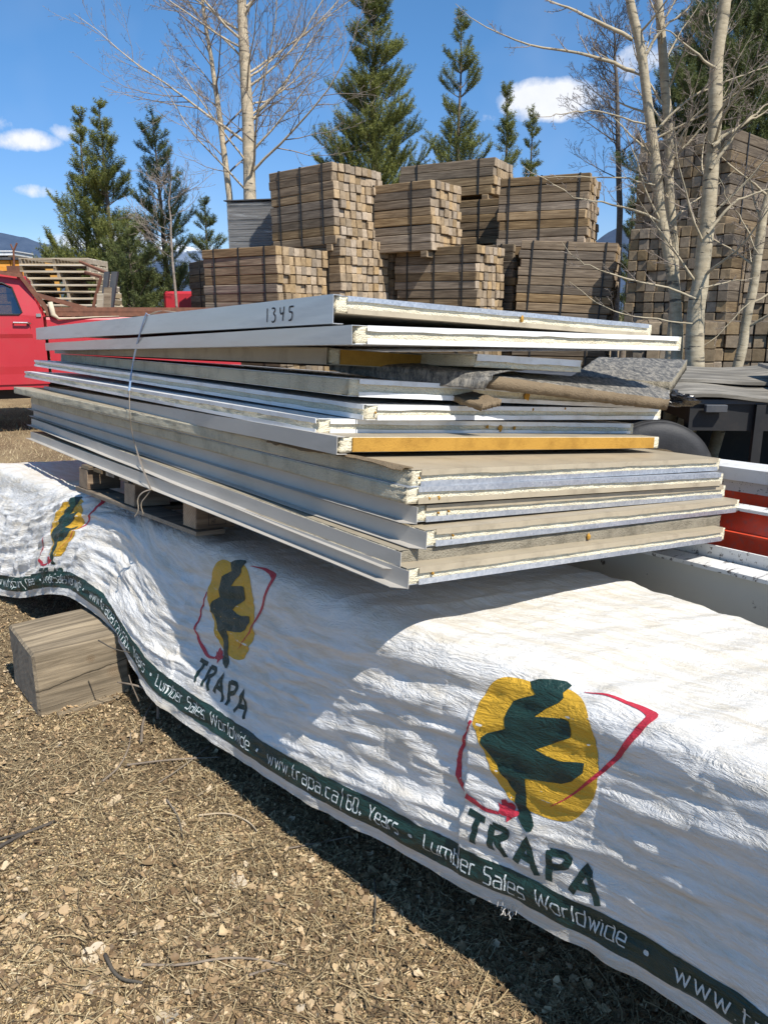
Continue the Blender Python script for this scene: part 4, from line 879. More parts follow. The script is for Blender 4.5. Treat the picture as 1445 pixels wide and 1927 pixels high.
def bare_tree(label, name, pts, rad, m, mt, limbs, seed, group=None, depth=3, dens=1.0, minr=.0022, llen=1.8, lang=.8, start=.25, explicit=(), lift=.05, taper_tw=1.0, n=10):
    """pts: trunk centre line; limbs: how many random limbs; explicit: hand placed limbs (polyline, r0)"""
    rg = np.random.default_rng(seed); pts = np.array([list(p) for p in pts]); base = pts[0].copy()
    root = empty(name, tuple(base), label=label, cat='tree', group=group); pts = pts-base
    T = Wood(); s = np.linspace(0, 1, len(pts)); ss = np.linspace(0, 1, 40); P = np.stack([np.interp(ss, s, pts[:, k]) for k in range(3)], -1)
    P[:, 0] += .012*vnoise(ss*9, ss*0, seed)*np.linspace(.3, 2, 40); Rr = np.interp(ss, np.linspace(0, 1, len(rad)), rad); Rr[0] *= 1.25; T.tube(P, Rr*(1+.05*vnoise(ss*22, ss*0, seed+1)), n); T.build('trunk', M[m], root)
    L = Wood(); Wt = Wood()
    for i in range(limbs):
        f = start+(1-start)*(i+rg.uniform(0, .9))/limbs; p = np.array([np.interp(f, ss, P[:, k]) for k in range(3)]); r = np.interp(f, ss, Rr)
        az = rg.uniform(0, 2*np.pi); d = np.array([np.cos(az), np.sin(az), lang*rg.uniform(.6, 1.4)]); l = llen*(1.15-.75*f)*rg.uniform(.7, 1.2)
        c = curve(rg, p, d, l, 8, .07, lift); r1 = min(r*.42, .008+l*.0055); L.tube(c, np.linspace(r1, minr, len(c)), 6); twigs(Wt, rg, c, r1, l, depth-1, lift, dens, minr)
    for pl, r0 in explicit:
        c = np.array([list(q) for q in pl])-base; s2 = np.linspace(0, 1, len(c)); s3 = np.linspace(0, 1, 14); c = np.stack([np.interp(s3, s2, c[:, k]) for k in range(3)], -1); c += rg.normal(0, .006, c.shape)
        L.tube(c, np.linspace(r0, minr*1.3, len(c)), 6); twigs(Wt, rg, c, r0, float(np.linalg.norm(c[-1]-c[0]))*.55, depth-1, lift, dens, minr, .42)
    if L.V: L.build('limbs', M[mt[0]], root)
    if Wt.V: Wt.build('twigs', M[mt[1]], root)
    return root
def pine(label, u, vtop, y, wid, seed, mk='needle', base_f=.10, dens=1.0, up=.6, xb=None, group='pines behind the timber pile', fine=1.0, top2=None, cl=None, name='pine_tree'):
    """u, vtop: picture position of the tip at distance y; wid: crown half width in metres near the base"""
    rg = np.random.default_rng(seed); tip = np.array(list(at(u, vtop, y))); bx = tip[0] if xb is None else at(xb, vtop, y).x
    H = tip[2]; root = empty(name, (bx, y, 0), label=label, cat='pine tree', group=group); lean = tip[0]-bx
    T = Wood(); zz = np.linspace(0, 1, 24); P = np.stack([lean*zz+.02*vnoise(zz*6, zz*0, seed)*H*.2*zz, .02*vnoise(zz*6+9, zz*0, seed)*zz, zz*H], -1); P[:, 0] -= P[-1, 0]-lean
    T.tube(P, np.interp(zz, [0, .9, 1], [.016*H+.01, .014, .006]), 8); Bw = Wood(); cls = []
    wid = wid*1.6; nwh = int(H*3.1*dens)
    for w_ in range(nwh):
        f = base_f+(1-base_f)*((w_+.5*rg.uniform(0, 1))/nwh)**.92
        if f > .985: continue
        r_env = wid*(1-f)**.75*(1+.28*vnoise([f*9], [seed], 3)[0])*min(1, (f-base_f)*4+.55)
        nb_ = rg.integers(3, 7); a0 = rg.uniform(0, 6.28)
        for b in range(nb_):
            fb = min(.985, max(.02, f+rg.uniform(-.03, .03))); p0 = np.array([np.interp(fb, zz, P[:, k]) for k in range(3)]); az = a0+b*2*np.pi/nb_+rg.uniform(-.35, .35); l = max(.12, r_env*rg.uniform(.6, 1.28)); d = np.array([np.cos(az), np.sin(az), up*rg.uniform(.3, 1.3)])
            c = curve(rg, p0, d, l, 7, .06, .07); Bw.tube(c, np.linspace(.006+.010*l, .003, len(c)), 4); s = np.linspace(0, 1, len(c))
            cls.append(c[int(len(c)*.4):]); nt_ = int(4+l*9)
            for k in range(nt_):
                g = .2+.78*k/nt_; q = np.array([np.interp(g, s, c[:, j]) for j in range(3)]); dd = unit(c[-1]-c[0]); sd_ = np.cross(dd, [0, 0, 1])*(1 if k % 2 else -1)
                tl = l*.45*(1.15-g)*rg.uniform(.6, 1.3)+.13; tw = curve(rg, q, unit(dd*.7+sd_*.7+np.array([0, 0, .35*rg.uniform(0, 1.6)])), tl, 4, .08, .12); cls.append(tw)
    lead = P[-4:]; cls.append(lead)
    # needles: bottle-brush tufts along every twig
    sp_ = .036/fine; C = []; D = []
    for c in cls:
        d = np.diff(c, axis=0); ln = np.linalg.norm(d, axis=1); tot = ln.sum(); n = max(2, int(tot/sp_)); s = np.r_[0, ln.cumsum()]; g = np.linspace(.1*tot, tot, n)
        C.append(np.stack([np.interp(g, s, c[:, k]) for k in range(3)], -1)); D.append(np.tile(unit(c[-1]-c[0]), (n, 1)))
    C = np.concatenate(C); D = np.concatenate(D); K = 9; C = np.repeat(C, K, 0); D = np.repeat(D, K, 0); m_ = len(C)
    rnd = rg.normal(0, 1, (m_, 3)); rnd -= D*(rnd*D).sum(1)[:, None]; rnd /= np.linalg.norm(rnd, axis=1)[:, None]+1e-9
    nd = rnd*.85+D*rg.uniform(.25, 1.0, (m_, 1)); nd /= np.linalg.norm(nd, axis=1)[:, None]; ln = rg.uniform(.05, .10, (m_, 1))/math.sqrt(fine)
    sd_ = np.cross(nd, rg.normal(0, 1, (m_, 3))); sd_ /= np.linalg.norm(sd_, axis=1)[:, None]+1e-9; wdt = .0055/math.sqrt(fine)
    V = np.stack([C-sd_*wdt, C+sd_*wdt, C+nd*ln], 1).reshape(-1, 3); F = np.arange(m_*3).reshape(-1, 3)
    T.build('trunk', M['pine_bark'], root); Bw.build('branches', M['pine_bark'], root); cr = mesh_obj('crown', V, F, M[mk], root); return root
pine('young pine with the taller of two tips left of the bare birch', 187, 197, 19.0, 1.05, 1, base_f=.05, dens=1.15)
pine('leaning young pine leftmost, nearest the red truck cab', 150, 212, 19.6, .95, 2, base_f=.12, xb=140)
pine('pine with gaps in its crown, just left of the slim bare tree', 287, 212, 20.0, 1.05, 3, 'needle_dark', base_f=.08, xb=300)
pine('short dark pine between the slim bare tree and the wrapped boards', 385, 375, 22.0, .75, 4, 'needle_dark', base_f=.1)
pine('low bushy pine behind the pallet stack', 95, 466, 26.0, 1.2, 5, base_f=.05)
pine('low bushy pine in front of the gap pine', 240, 420, 17.5, .9, 15, 'needle_dark', base_f=.05)
pine('tall dense pine rising above the middle of the timber pile', 700, -75, 20.0, 1.75, 6, base_f=.12, dens=1.6, fine=1.1)
pine('slender open pine right of the tall dense pine', 868, 25, 21.0, 1.15, 7, base_f=.15, dens=.85)
pine('small pine third right of the tall dense one, beside the cloud', 955, 160, 22.0, .62, 8, base_f=.2)
pine('smallest pine tip standing right of the highest low bundle', 1003, 205, 23.0, .55, 9, base_f=.2)
pine('big dark pine behind the aspens at the right edge', 1440, -140, 19.0, 2.3, 10, 'needle_dark', base_f=.25, dens=1.7)
pine('dark pine between the aspen trunks', 1330, -40, 21.0, 1.5, 11, 'needle_dark', base_f=.3, dens=1.2)
pine('small dark pine in the gap left of the slanting aspen', 1196, 330, 24.0, .45, 12, 'needle_dark', base_f=.1)
A_ = lambda y, *ps: [at(u, v, y) for u, v in ps]
yb = 17.0; g0 = lambda u, y: Vector((at(u, 500, y).x, y, 0))
bare_tree('tall bare birch with a cream trunk rising left of the topmost bundle', 'bare_birch', [g0(476, yb)]+A_(yb, (472, 400), (466, 200), (458, 60), (455, -60), (450, -220)), [.16, .13, .12, .10, .075, .05], 'birch', ('birch', 'twig'), 36, 21, depth=4, llen=3.9, lang=.75, start=.22, minr=.0032, dens=.85)
bare_tree('slim bare tree leaning left beside the tall bare birch', 'bare_birch', [g0(440, yb)]+A_(yb+.5, (433, 372), (415, 230), (395, 90), (378, -20), (365, -120)), [.075, .065, .055, .04, .03, .015], 'birch', ('twig', 'twig'), 22, 22, depth=4, llen=2.4, lang=.8, start=.25, minr=.0032)
bare_tree('scrubby bare sapling in front of the gap pine', 'bare_sapling', [g0(330, 16)]+A_(16, (325, 480), (318, 380), (322, 330)), [.03, .024, .015, .006], 'twig', ('twig', 'twig'), 16, 23, depth=3, llen=1.5, lang=.35, start=.3, minr=.0034)
bare_tree('thin dark bare tree far behind the gap in the timber pile', 'bare_sapling', [g0(1168, 22)]+A_(22, (1166, 400), (1162, 250), (1158, 120), (1155, 40)), [.09, .08, .06, .04, .01], 'twig_dark', ('twig_dark', 'twig_dark'), 40, 24, depth=4, llen=2.0, lang=.5, start=.35, minr=.0034, dens=1.1)
ya = 7.6
grp = 'aspens in front of the right hand bundles'
bare_tree('slanting aspen with a long lower limb reaching left, left one of the aspen group', 'bare_aspen', [g0(1285, ya)]+A_(ya, (1275, 641), (1268, 545), (1254, 471), (1242, 402), (1233, 319), (1223, 225), (1207, 100), (1189, 0), (1170, -120)), [.066, .056, .053, .051, .049, .047, .044, .041, .038, .03], 'aspen', ('aspen', 'twig'), 13, 31, grp, depth=4, llen=1.3, start=.35, minr=.0016,
    explicit=[(A_(ya, (1196, 133), (1140, 112), (1080, 100), (1000, 85), (930, 62), (855, 10)), .017), (A_(ya, (1190, 75), (1130, 45), (1075, 18), (1030, 0), (980, -25)), .018), (A_(ya-.2, (1240, 416), (1176, 388), (1130, 380), (1084, 374), (1033, 342), (982, 310)), .011), (A_(ya-.1, (1232, 350), (1180, 337), (1100, 333), (1010, 333)), .010),
              (A_(ya-.3, (1215, 235), (1120, 205), (1060, 215), (1010, 218)), .008), (A_(ya, (1200, 130), (1240, 60), (1290, 20), (1320, -20)), .016), (A_(ya, (1225, 250), (1300, 180), (1400, 140), (1460, 120)), .013)])
bare_tree('narrow upright aspen second in the aspen group', 'bare_aspen', [g0(1272, ya+.25)]+A_(ya+.25, (1270, 560), (1268, 457), (1261, 365), (1258, 250), (1249, 100), (1242, 0), (1236, -120)), [.05, .048, .046, .043, .042, .040, .036, .02], 'aspen', ('aspen', 'twig'), 15, 32, grp, depth=4, llen=1.2, start=.4, minr=.0016)
bare_tree('thickest aspen with a dark knotted fork, centre of the aspen group', 'bare_aspen', [g0(1305, ya-.2)]+A_(ya-.2, (1309, 745), (1307, 664), (1309, 572), (1318, 526), (1332, 411), (1339, 319), (1345, 200), (1351, 100), (1362, 0), (1370, -120)), [.11, .088, .083, .076, .070, .065, .060, .057, .054, .05, .04], 'aspen', ('aspen', 'twig'), 14, 33, grp, depth=4, llen=1.5, start=.35, minr=.0016, n=14,
    explicit=[(A_(ya-.5, (1309, 560), (1240, 540), (1166, 521), (1110, 500), (1084, 489), (1056, 457)), .011), (A_(ya-.6, (1300, 610), (1230, 600), (1160, 590), (1110, 560), (1070, 530)), .008), (A_(ya-.3, (1335, 320), (1390, 240), (1445, 195), (1500, 170)), .018), (A_(ya-.3, (1338, 275), (1385, 240), (1430, 215), (1480, 190)), .020),
              (A_(ya-.4, (1330, 440), (1380, 380), (1440, 355), (1500, 350)), .016), (A_(ya-.3, (1345, 130), (1300, 90), (1262, 60), (1225, 55)), .012), (A_(ya-.5, (1312, 545), (1370, 530), (1430, 520)), .010)])
bare_tree('crooked aspen rightmost, leaning out of the picture', 'bare_aspen', [g0(1372, ya-.1)]+A_(ya-.1, (1378, 724), (1397, 650), (1410, 572), (1420, 503), (1433, 411), (1450, 350), (1475, 260), (1480, 100)), [.06, .05, .047, .044, .042, .04, .037, .03, .02], 'aspen', ('aspen', 'twig'), 12, 34, grp, depth=4, llen=1.2, start=.3, minr=.0016,
    explicit=[(A_(ya-.2, (1412, 565), (1380, 600), (1340, 640), (1310, 660)), .007), (A_(ya-.4, (1425, 480), (1400, 420), (1370, 380), (1350, 330)), .008)])
# mountains behind the yard
def ridge(name, prof, y, m, seed, depth=900):
    us = np.linspace(-500, 1950, 360); base = np.interp(us, [p[0] for p in prof], [p[1] for p in prof]); base = base+fbm(us/60, us*0, seed, 5)*7
    top = np.array([list(at(u, v, y)) for u, v in zip(us, base)]); rows = 26; V = []
    for k in range(rows):
        f = k/(rows-1); q = top.copy(); q[:, 1] = y-depth*f; q[:, 2] = (top[:, 2])*(1-f)**1.15+(-5)*f; q[:, 2] += top[:, 2]*.10*fbm(us/45+seed, np.full_like(us, f*6), seed+3, 5)*min(1, 3*f*(1-f)+(.2 if f > 0 else 0)); V.append(q)
    V = np.concatenate(V); n = len(us); I = np.arange(rows*n).reshape(rows, n); F = np.stack([I[:-1, 1:], I[:-1, :-1], I[1:, :-1], I[1:, 1:]], -1).reshape(-1, 4)
    tag(mesh_obj(name, V, F, m, smooth=True), kind='structure')
def mtn(name, c1, c2, snowz, sa):  # bluish slope tones: distance haze put into the colour
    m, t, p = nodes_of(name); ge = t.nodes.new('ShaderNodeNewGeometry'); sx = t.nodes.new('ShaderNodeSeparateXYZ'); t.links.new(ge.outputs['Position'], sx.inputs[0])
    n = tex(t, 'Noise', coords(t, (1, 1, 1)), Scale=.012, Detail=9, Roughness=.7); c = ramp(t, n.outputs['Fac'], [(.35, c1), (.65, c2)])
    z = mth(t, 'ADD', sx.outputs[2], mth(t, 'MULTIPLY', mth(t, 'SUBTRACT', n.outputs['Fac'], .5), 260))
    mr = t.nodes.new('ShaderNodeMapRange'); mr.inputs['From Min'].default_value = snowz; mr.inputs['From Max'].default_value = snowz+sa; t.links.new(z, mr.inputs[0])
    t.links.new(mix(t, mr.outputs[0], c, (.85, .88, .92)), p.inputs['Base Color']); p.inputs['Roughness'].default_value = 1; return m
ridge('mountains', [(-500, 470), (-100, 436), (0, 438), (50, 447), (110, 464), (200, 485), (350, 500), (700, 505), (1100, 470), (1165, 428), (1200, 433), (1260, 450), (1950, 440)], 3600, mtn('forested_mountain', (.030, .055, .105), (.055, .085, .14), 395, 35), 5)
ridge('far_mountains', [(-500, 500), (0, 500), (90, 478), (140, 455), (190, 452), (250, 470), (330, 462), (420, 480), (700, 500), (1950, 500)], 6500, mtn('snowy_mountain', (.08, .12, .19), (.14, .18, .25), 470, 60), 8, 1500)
# ---------------------------------------------------------------- red pickup truck
TYD = 9.9
def tpt(u, v): return at(u, v, TYD)
tx0 = tpt(82, 600).x          # rear of the cab
tr = empty('pickup_truck', (tx0, TYD, 0), R(22), 'old faded red pickup truck at the left edge with a rusty rack over its bed', 'pickup truck')
# local: x forward is -x in the picture; y = 0 is the near side, +y across
def zz_(v): return tpt(60, v).z
z_roof, z_belt, z_win, z_rock = zz_(514), zz_(599), zz_(533), zz_(722)
W_ = 1.9
def side_profile(mb, poly, y0, y1): mb.prism(poly, 'y', y0, y1)
# cab shell side with window opening, built as a ring of quads: outer outline and window hole
def cab_side(mb, y, th, inward):
    o = [(-1.55, z_rock), (-1.55, z_belt), (-1.15, z_roof-.06), (-.95, z_roof-.005), (-.33, z_roof-.005), (-.16, z_roof-.08), (0, z_belt+.02), (0, z_belt-.3), (0, z_rock)]
    hw = [(-1.36, z_belt+.05), (-1.36, z_belt+.055), (-1.08, z_win-.015), (-.92, z_win), (-.42, z_win), (-.32, z_win-.05), (-.235, z_belt+.07), (-.27, z_belt+.045), (-.9, z_belt+.045)]
    n = len(o); tum = lambda z: max(0, z-z_belt)*.20
    vs = []
    for P in (o, hw):
        for x, z in P: vs.append((x, y+inward*tum(z), z))
    for P in (o, hw):
        for x, z in P: vs.append((x, y+inward*(tum(z)+th), z))
    fs = []
    for i in range(n):
        j = (i+1) % n; fs += [(i, j, n+j, n+i), (2*n+i, 3*n+i, 3*n+j, 2*n+j), (n+i, n+j, 3*n+j, 3*n+i), (i, 2*n+i, 2*n+j, j)]
    mb.add(vs, fs); return hw
q = MB()
hw = cab_side(q, 0, .05, 1); cab_side(q, W_, .05, -1)
q.box(-1.15, -.20, .19, W_-.19, z_roof-.03, z_roof); q.box(-1.18, -1.13, .19, W_-.19, z_roof-.10, z_roof-.031)
q.box(-.06, 0.0, .02, W_-.02, z_rock+.02, z_belt+.02); q.box(-.22, -.15, .15, W_-.15, z_win+.0, z_roof-.032)
q.box(-1.5, -.07, .06, W_-.06, z_rock+.02, z_rock+.08)
cab = q.build('cab', M['truck_red'], tr, fix=True)
bv = cab.modifiers.new('bevel', 'BEVEL'); bv.width = .018; bv.segments = 2; bv.limit_method = 'ANGLE'
q = MB(); 
n = len(hw); tum = lambda z: max(0, z-z_belt)*.20
q.add([(x, .03+tum(z), z) for x, z in hw], [tuple(range(n))]); q.build('side_window', M['glass'], tr)
q = MB(); q.add([(x, W_-.03-tum(z), z) for x, z in hw], [tuple(range(n))]); q.build('side_window', M['glass'], tr)
q = MB(); q.tube([(-.66, .022+tum(z_win)-.004, z_win-.005), (-.50, .022+.01, z_belt+.05)], .008, 6); q.build('window_divider', M['chrome'], tr)
q = MB(); pts = [(x-.0, -.004+tum(z), z) for x, z in [(hw[k][0], hw[k][1]) for k in (1, 2, 3, 4, 5, 6, 7, 8)]]; q.tube(pts+[pts[0]], .010, 6); q.build('window_seal', M['blackm'], tr)
q = MB(); q.tube([(-1.2, .19-.045, z_roof-.075), (-.9, .135, z_roof-.035), (-.35, .135, z_roof-.035), (-.22, .13, z_roof-.10)], .011, 6); q.build('drip_rail', M['chrome'], tr)
# door: a raised skin with gaps round it, crease, handle
dz = [(-1.5, z_rock+.05), (-1.5, z_belt-.02), (-.235, z_belt-.02), (-.165, z_belt-.2), (-.13, z_rock+.45), (-.13, z_rock+.05)]
q = MB(); crz = zz_(628)
def dq(x0, x1, za, zb, ya, yb_): q.add([(x0, ya, za), (x1, ya, za), (x1, yb_, zb), (x0, yb_, zb), (x0, .012, za), (x1, .012, za), (x1, .012, zb), (x0, .012, zb)], [(0, 1, 2, 3), (0, 4, 5, 1), (3, 2, 6, 7), (0, 3, 7, 4), (1, 5, 6, 2)])
dq(-1.5, -.16, crz, z_belt-.005, -.018, -.008); dq(-1.5, -.14, crz-.05, crz-.0005, -.004, -.018); dq(-1.5, -.14, z_rock+.22, crz-.0505, -.006, -.004); dq(-1.5, -.14, z_rock+.05, z_rock+.2195, .008, -.006)
dr = q.build('door', M['truck_red'], tr, fix=True)
hz = zz_(607); hx = -.24
q = MB(); q.tube([(hx-.10, -.02, hz), (hx-.10, -.055, hz), (hx+.06, -.055, hz-.004), (hx+.09, -.03, hz-.012)], .012, 8); q.build('door_handle', M['chrome'], dr)
q = MB(); q.tube([(hx+.06, -.012, hz-.02), (hx+.06, -.032, hz-.02)], .016, 12); q.build('door_lock', M['blackm'], dr)
q = MB().box(-.075, -.02, -.012, -.002, zz_(596), zz_(592)+.012); q.build('badge', M['chrome'], tr)
q = MB().box(-1.55, -.02, .02, .06, z_rock-.06, z_rock+.005); q.build('rocker_sill', M['truck_red'], tr)
# bed
bx0, bx1 = .035, 2.45; zb_t = zz_(597)
q = MB(); 
for s_, y0 in ((1, 0), (-1, W_)):
    prof = [(zb_t, 0), (zb_t-.03, -.012), (zz_(628), -.016), (zz_(628)-.05, -.002), (z_rock+.12, 0), (z_rock+.02, .02), (z_rock+.02, .05), (zb_t-.02, .05), (zb_t, .03)]
    poly = [(y0+s_*p[1], p[0]) for p in prof]; q.prism(poly, 'x', bx0, bx1)
q.box(bx0, bx0+.04, .05, W_-.05, z_rock+.1, zb_t-.01); q.box(bx0, bx1, .052, W_-.052, z_rock+.15, z_rock+.2); q.box(bx1-.04, bx1, .052, W_-.052, z_rock+.21, zb_t-.01)
q.build('bed', M['truck_red'], tr, fix=True)
def wheel(x, y, parent, r=.38, w=.24):
    q = MB(); prof = [(r*.55, -w/2), (r*.80, -w/2-.005), (r*.93, -w/2+.015), (r*.97, -w/2+.03), (r*.985, -w*.34), (r*.955, -w*.32), (r*.955, -w*.29), (r, -w*.27), (r, -w*.14), (r*.96, -w*.12), (r*.96, -w*.09), (r, -w*.07), (r, w*.07), (r*.96, w*.09), (r*.96, w*.12), (r, w*.14), (r, w*.3), (r*.96, w/2-.03), (r*.80, w/2+.005), (r*.55, w/2)]
    n = 64; vs = []; fs = []
    for i in range(n):
        a = 2*math.pi*i/n
        for p in prof: vs.append((p[0]*math.cos(a), p[1], p[0]*math.sin(a)))
    k = len(prof)
    for i in range(n):
        for j in range(k-1): fs.append((i*k+j, i*k+j+1, ((i+1) % n)*k+j+1, ((i+1) % n)*k+j))
    q.add(vs, fs); wv = bpy.data.objects.new('wheel', None); col.objects.link(wv); wv.parent = parent; wv.location = (x, y, r); wv.empty_display_size = .1
    q.build('tyre', M['rubber'], wv, smooth=True, fix=True)
    q = MB(); vs = []; pr = [(0, -w*.2), (r*.18, -w*.32), (r*.22, -w*.18), (r*.48, -w*.24), (r*.57, -w*.5), (r*.57, w*.5)]; fs = []
    for i in range(n):
        a = 2*math.pi*i/n
        for p in pr: vs.append((p[0]*math.cos(a), p[1], p[0]*math.sin(a)))
    k = len(pr)
    for i in range(n):
        for j in range(k-1): fs.append((i*k+j, i*k+j+1, ((i+1) % n)*k+j+1, ((i+1) % n)*k+j))
    q.add(vs, fs); q.build('rim', M['chrome'], wv, smooth=True, fix=True)
# front end
q = MB()
for y0, s_ in ((0, 1), (W_, -1)): q.prism([(y0, z_rock+.15), (y0-s_*.015, z_rock+.5), (y0, z_belt-.04), (y0+s_*.10, z_belt), (y0+s_*.2, z_belt), (y0+s_*.2, z_rock+.15)], 'x', -3.0, -1.56)
q.box(-2.95, -1.57, .2, W_-.2, z_belt-.01, z_belt+.03); q.box(-3.02, -2.9, .05, W_-.05, z_rock+.1, z_belt-.03)
q.build('front_end', M['truck_red'], tr, fix=True)
q = MB().box(-3.15, -3.03, .0, W_, z_rock-.05, z_rock+.12); q.build('bumper', M['chrome'], tr)
for x in (-2.3, 1.15):
    for y in (.17, W_-.17): wheel(x, y, tr)
q = MB().box(-2.9, 2.4, .45, .55, .42, .54); q.box(-2.9, 2.4, W_-.55, W_-.45, .42, .54); q.box(-2.3, -2.2, .2, W_-.2, .33, .43); q.box(1.1, 1.2, .2, W_-.2, .33, .43); q.build('chassis', M['blackm'], tr)
q = MB().box(-1.0, -.25, .15, W_-.15, z_rock+.1, z_rock+.4); q.box(-.35, -.2, .15, W_-.15, z_rock+.41, z_belt+.25); q.build('bench_seat', M['dark_grey'], tr)
# rusty rails and headache rack
rk = bpy.data.objects.new('bed_rack', None); col.objects.link(rk); rk.parent = tr
q = MB(); zr = zb_t+.012
for y in (.0, W_-.08):
    q = MB(); q.box(.04, 3.3, y, y+.08, zr, zr+.05); q.box(.04, 3.3, y+.01, y+.07, zr+.055, zr+.11); q.box(.04, 3.3, y+.02, y+.06, zr+.05, zr+.055)
    q.build('side_rail', M['rust'], rk)
q = MB()
tl = (-.22, .1, tpt(54, 516).z)
for y in (.03, W_-.09):
    M4 = None; a = Vector((tl[0], y, tl[2])); b = Vector((.10, y, zr+.0)); q.tube([a, b], .028, 4); c = Vector((.52, y, zr+.1)); q.tube([a+(b-a)*.45, c], .026, 4)
q.tube([Vector((tl[0], .03, tl[2])), Vector((tl[0], W_-.06, tl[2]))], .025, 4); q.tube([Vector((tl[0]+.02, .03, tl[2]-.02)), Vector((tl[0]-1.0, .03, tl[2]+.14))], .03, 4)
q.build('cab_guard', M['rust'], rk)
q = MB(); a = Vector((tl[0], 0, tl[2])); b = Vector((.10, 0, zr))
for i in range(1, 9):
    c = a+(b-a)*i/9; q.tube([c+Vector((0, .05, 0)), c+Vector((0, W_-.1, 0))], .006, 4)
for i in range(12): y = .1+i*(W_-.2)/11; q.tube([a+Vector((0, y, 0)), b+Vector((0, y, 0))], .004, 4)
q.build('guard_mesh', M['blackm'], rk)
q = MB(); p0 = (.14, .04, zr+.12)
q.tube([(.10, -.03, zr+.17), (.12, -.05, zr+.02), (.18, -.05, zr-.03), (.35, -.03, zr-.025), (.6, -.01, zr-.01), (.9, -.01, zr)], [.03, .032, .016, .012, .008, .004], 8); tag(q.build('rag', plain('pale_rag', (.55, .47, .34), .9), None, smooth=True), 'pale rag hung over the rusty bed rail behind the cab', 'rag'); bpy.data.objects['rag'].location = (tx0, TYD, 0); bpy.data.objects['rag'].rotation_euler = (0, 0, R(22))
# upright posts and grey boards standing in the bed
def post(u0, v0, u1, v1, wpx, m, label, nm, y=TYD+.6, th=.06, grp=None):
    a = at(u0, v0, y); b = at(u1, v1, y); w2 = wpx/2/140; d = (a-b); n = Vector((1, 0, 0)); r = empty(nm, tuple(b)) if False else None
    q = MB(); vs = [a-n*w2, a+n*w2, b+n*w2, b-n*w2]; vs = [v-b for v in vs]; vs2 = [v+Vector((0, th, 0)) for v in vs]; q.add(vs+vs2, [(0, 1, 2, 3), (7, 6, 5, 4), (0, 4, 5, 1), (1, 5, 6, 2), (2, 6, 7, 3), (3, 7, 4, 0)])
    o = q.build(nm, m, None, fix=True); o.location = b; tag(o, label, nm.replace('_', ' '), grp); return o
post(216, 511, 204, 600, 11, M['dark_grey'], 'taller leaning black post standing in the truck bed', 'leaning_post')
post(201, 511, 192, 600, 9, M['dark_grey'], 'black post left of the taller leaning one in the truck bed', 'leaning_post', y=TYD+.75)
post(203, 541, 200, 600, 13, M['pallet'], 'grey board standing against the black posts in the truck bed', 'grey_board', y=TYD+.45, th=.03)
post(189, 552, 187, 600, 11, M['pallet_new'], 'short pale board in front of the grey board in the truck bed', 'grey_board', y=TYD+.3, th=.03)
q = MB(); 
for a, b in (((150, 492), (200, 513)), ((160, 512), (191, 521)), ((191, 521), (180, 560)), ((180, 560), (172, 598)), ((200, 513), (203, 530))): q.tube([at(*a, TYD+1.0), at(*b, TYD+1.0)], .022, 6)
tag(q.build('pipe_frame', M['rust']), 'thin rusty pipe frame above the truck bed beside the pallets', 'pipe frame')
# ---------------------------------------------------------------- pallets and orange lumber behind the truck
def pallet_mesh():
    r = empty('pallet', (0, 0, 0)); 
    for i in range(7): o = MB().box(-.6, .6, i*.15, i*.15+.1, .095, .112, jit=.002).build('deck_board', M['pallet_new'], r)
    for i in range(3): o = MB().box(-.6, .6, i*.45, i*.45+.1, 0, .016, jit=.002).build('bottom_board', M['pallet_new'], r)
    for x in (-.6, -.02, .56): MB().box(x, x+.04, 0, 1.0, .017, .094).build('stringer', M['pallet'], r)
    return r
def copy_tree(o, parent=None):
    c = o.copy(); col.objects.link(c); c.parent = parent
    for ch in [k for k in bpy.data.objects if k.parent == o]: copy_tree(ch, c)
    return c
PALS = [(50, 149, 485), (53, 149, 497), (54, 163, 508), (66, 172, 520), (70, 180, 533), (72, 183, 546), (78, 183, 558)]
p0 = pallet_mesh(); YP = 14.0; first = True; zt = None
ordn = ['topmost', 'second', 'third', 'fourth', 'fifth', 'sixth', 'seventh']
for i, (ua, ub, v) in enumerate(PALS):
    o = p0 if i == 0 else copy_tree(p0)
    tag(o, 'pale pallet, %s from the top of the slanting stack behind the truck' % ordn[i], 'pallet', 'pale pallets stacked behind the truck')
    top = at((ua+ub)/2, v, YP); z0 = top.z-.112 if i == 0 else zt-.1135; zt = z0
    o.location = (top.x, YP+random.uniform(0, .03), z0); o.rotation_euler = (0, 0, random.uniform(-.02, .02))
k = 7
while zt > .12:
    o = copy_tree(p0); zt -= .1135; o.location = (at(135, 560, YP).x+random.uniform(-.02, .02), YP+random.uniform(-.02, .02), zt)
    tag(o, 'pallet low in the stack behind the truck, hidden by its bed', 'pallet', 'pale pallets stacked behind the truck')
MB_ = MB().box(-.65, .65, 0, 1.05, 0, max(.02, zt-.002)); g0_ = MB_.build('stack_footing', M['beam_dark']); g0_.location = (at(135, 560, YP).x, YP, 0); tag(g0_, 'dark timber footing under the pallet stack', 'footing')
op = at(-10, 490, 15.0); ob = empty('orange_lumber_pack', (op.x, op.y, 0), 0, 'orange ended lumber pack behind the truck cab roof', 'lumber pack'); q = MB()
for r in range(13):
    for c in range(5): q.box(-1.3+c*.4, -.92+c*.4, 0, 1.2, op.z-(r+1)*.2+.015, op.z-r*.2)
q.build('orange_boards', M['orange_wood'], ob); tp = MB().box(-1.2, .62, -.05, 1.1, op.z+.01, op.z+.05); tp.build('cover_sheet', M['dark_grey'], ob)
wb = at(-10, 471, 15.2); q = MB().box(-1.1, .36, 0, .8, 0, .06); q.box(-1.1, .38, -.02, .8, .065, .085); o = q.build('white_board_stack', M['whitem']); o.location = (wb.x, wb.y, wb.z-.09); tag(o, 'white boards lying on the orange lumber behind the cab', 'board stack')
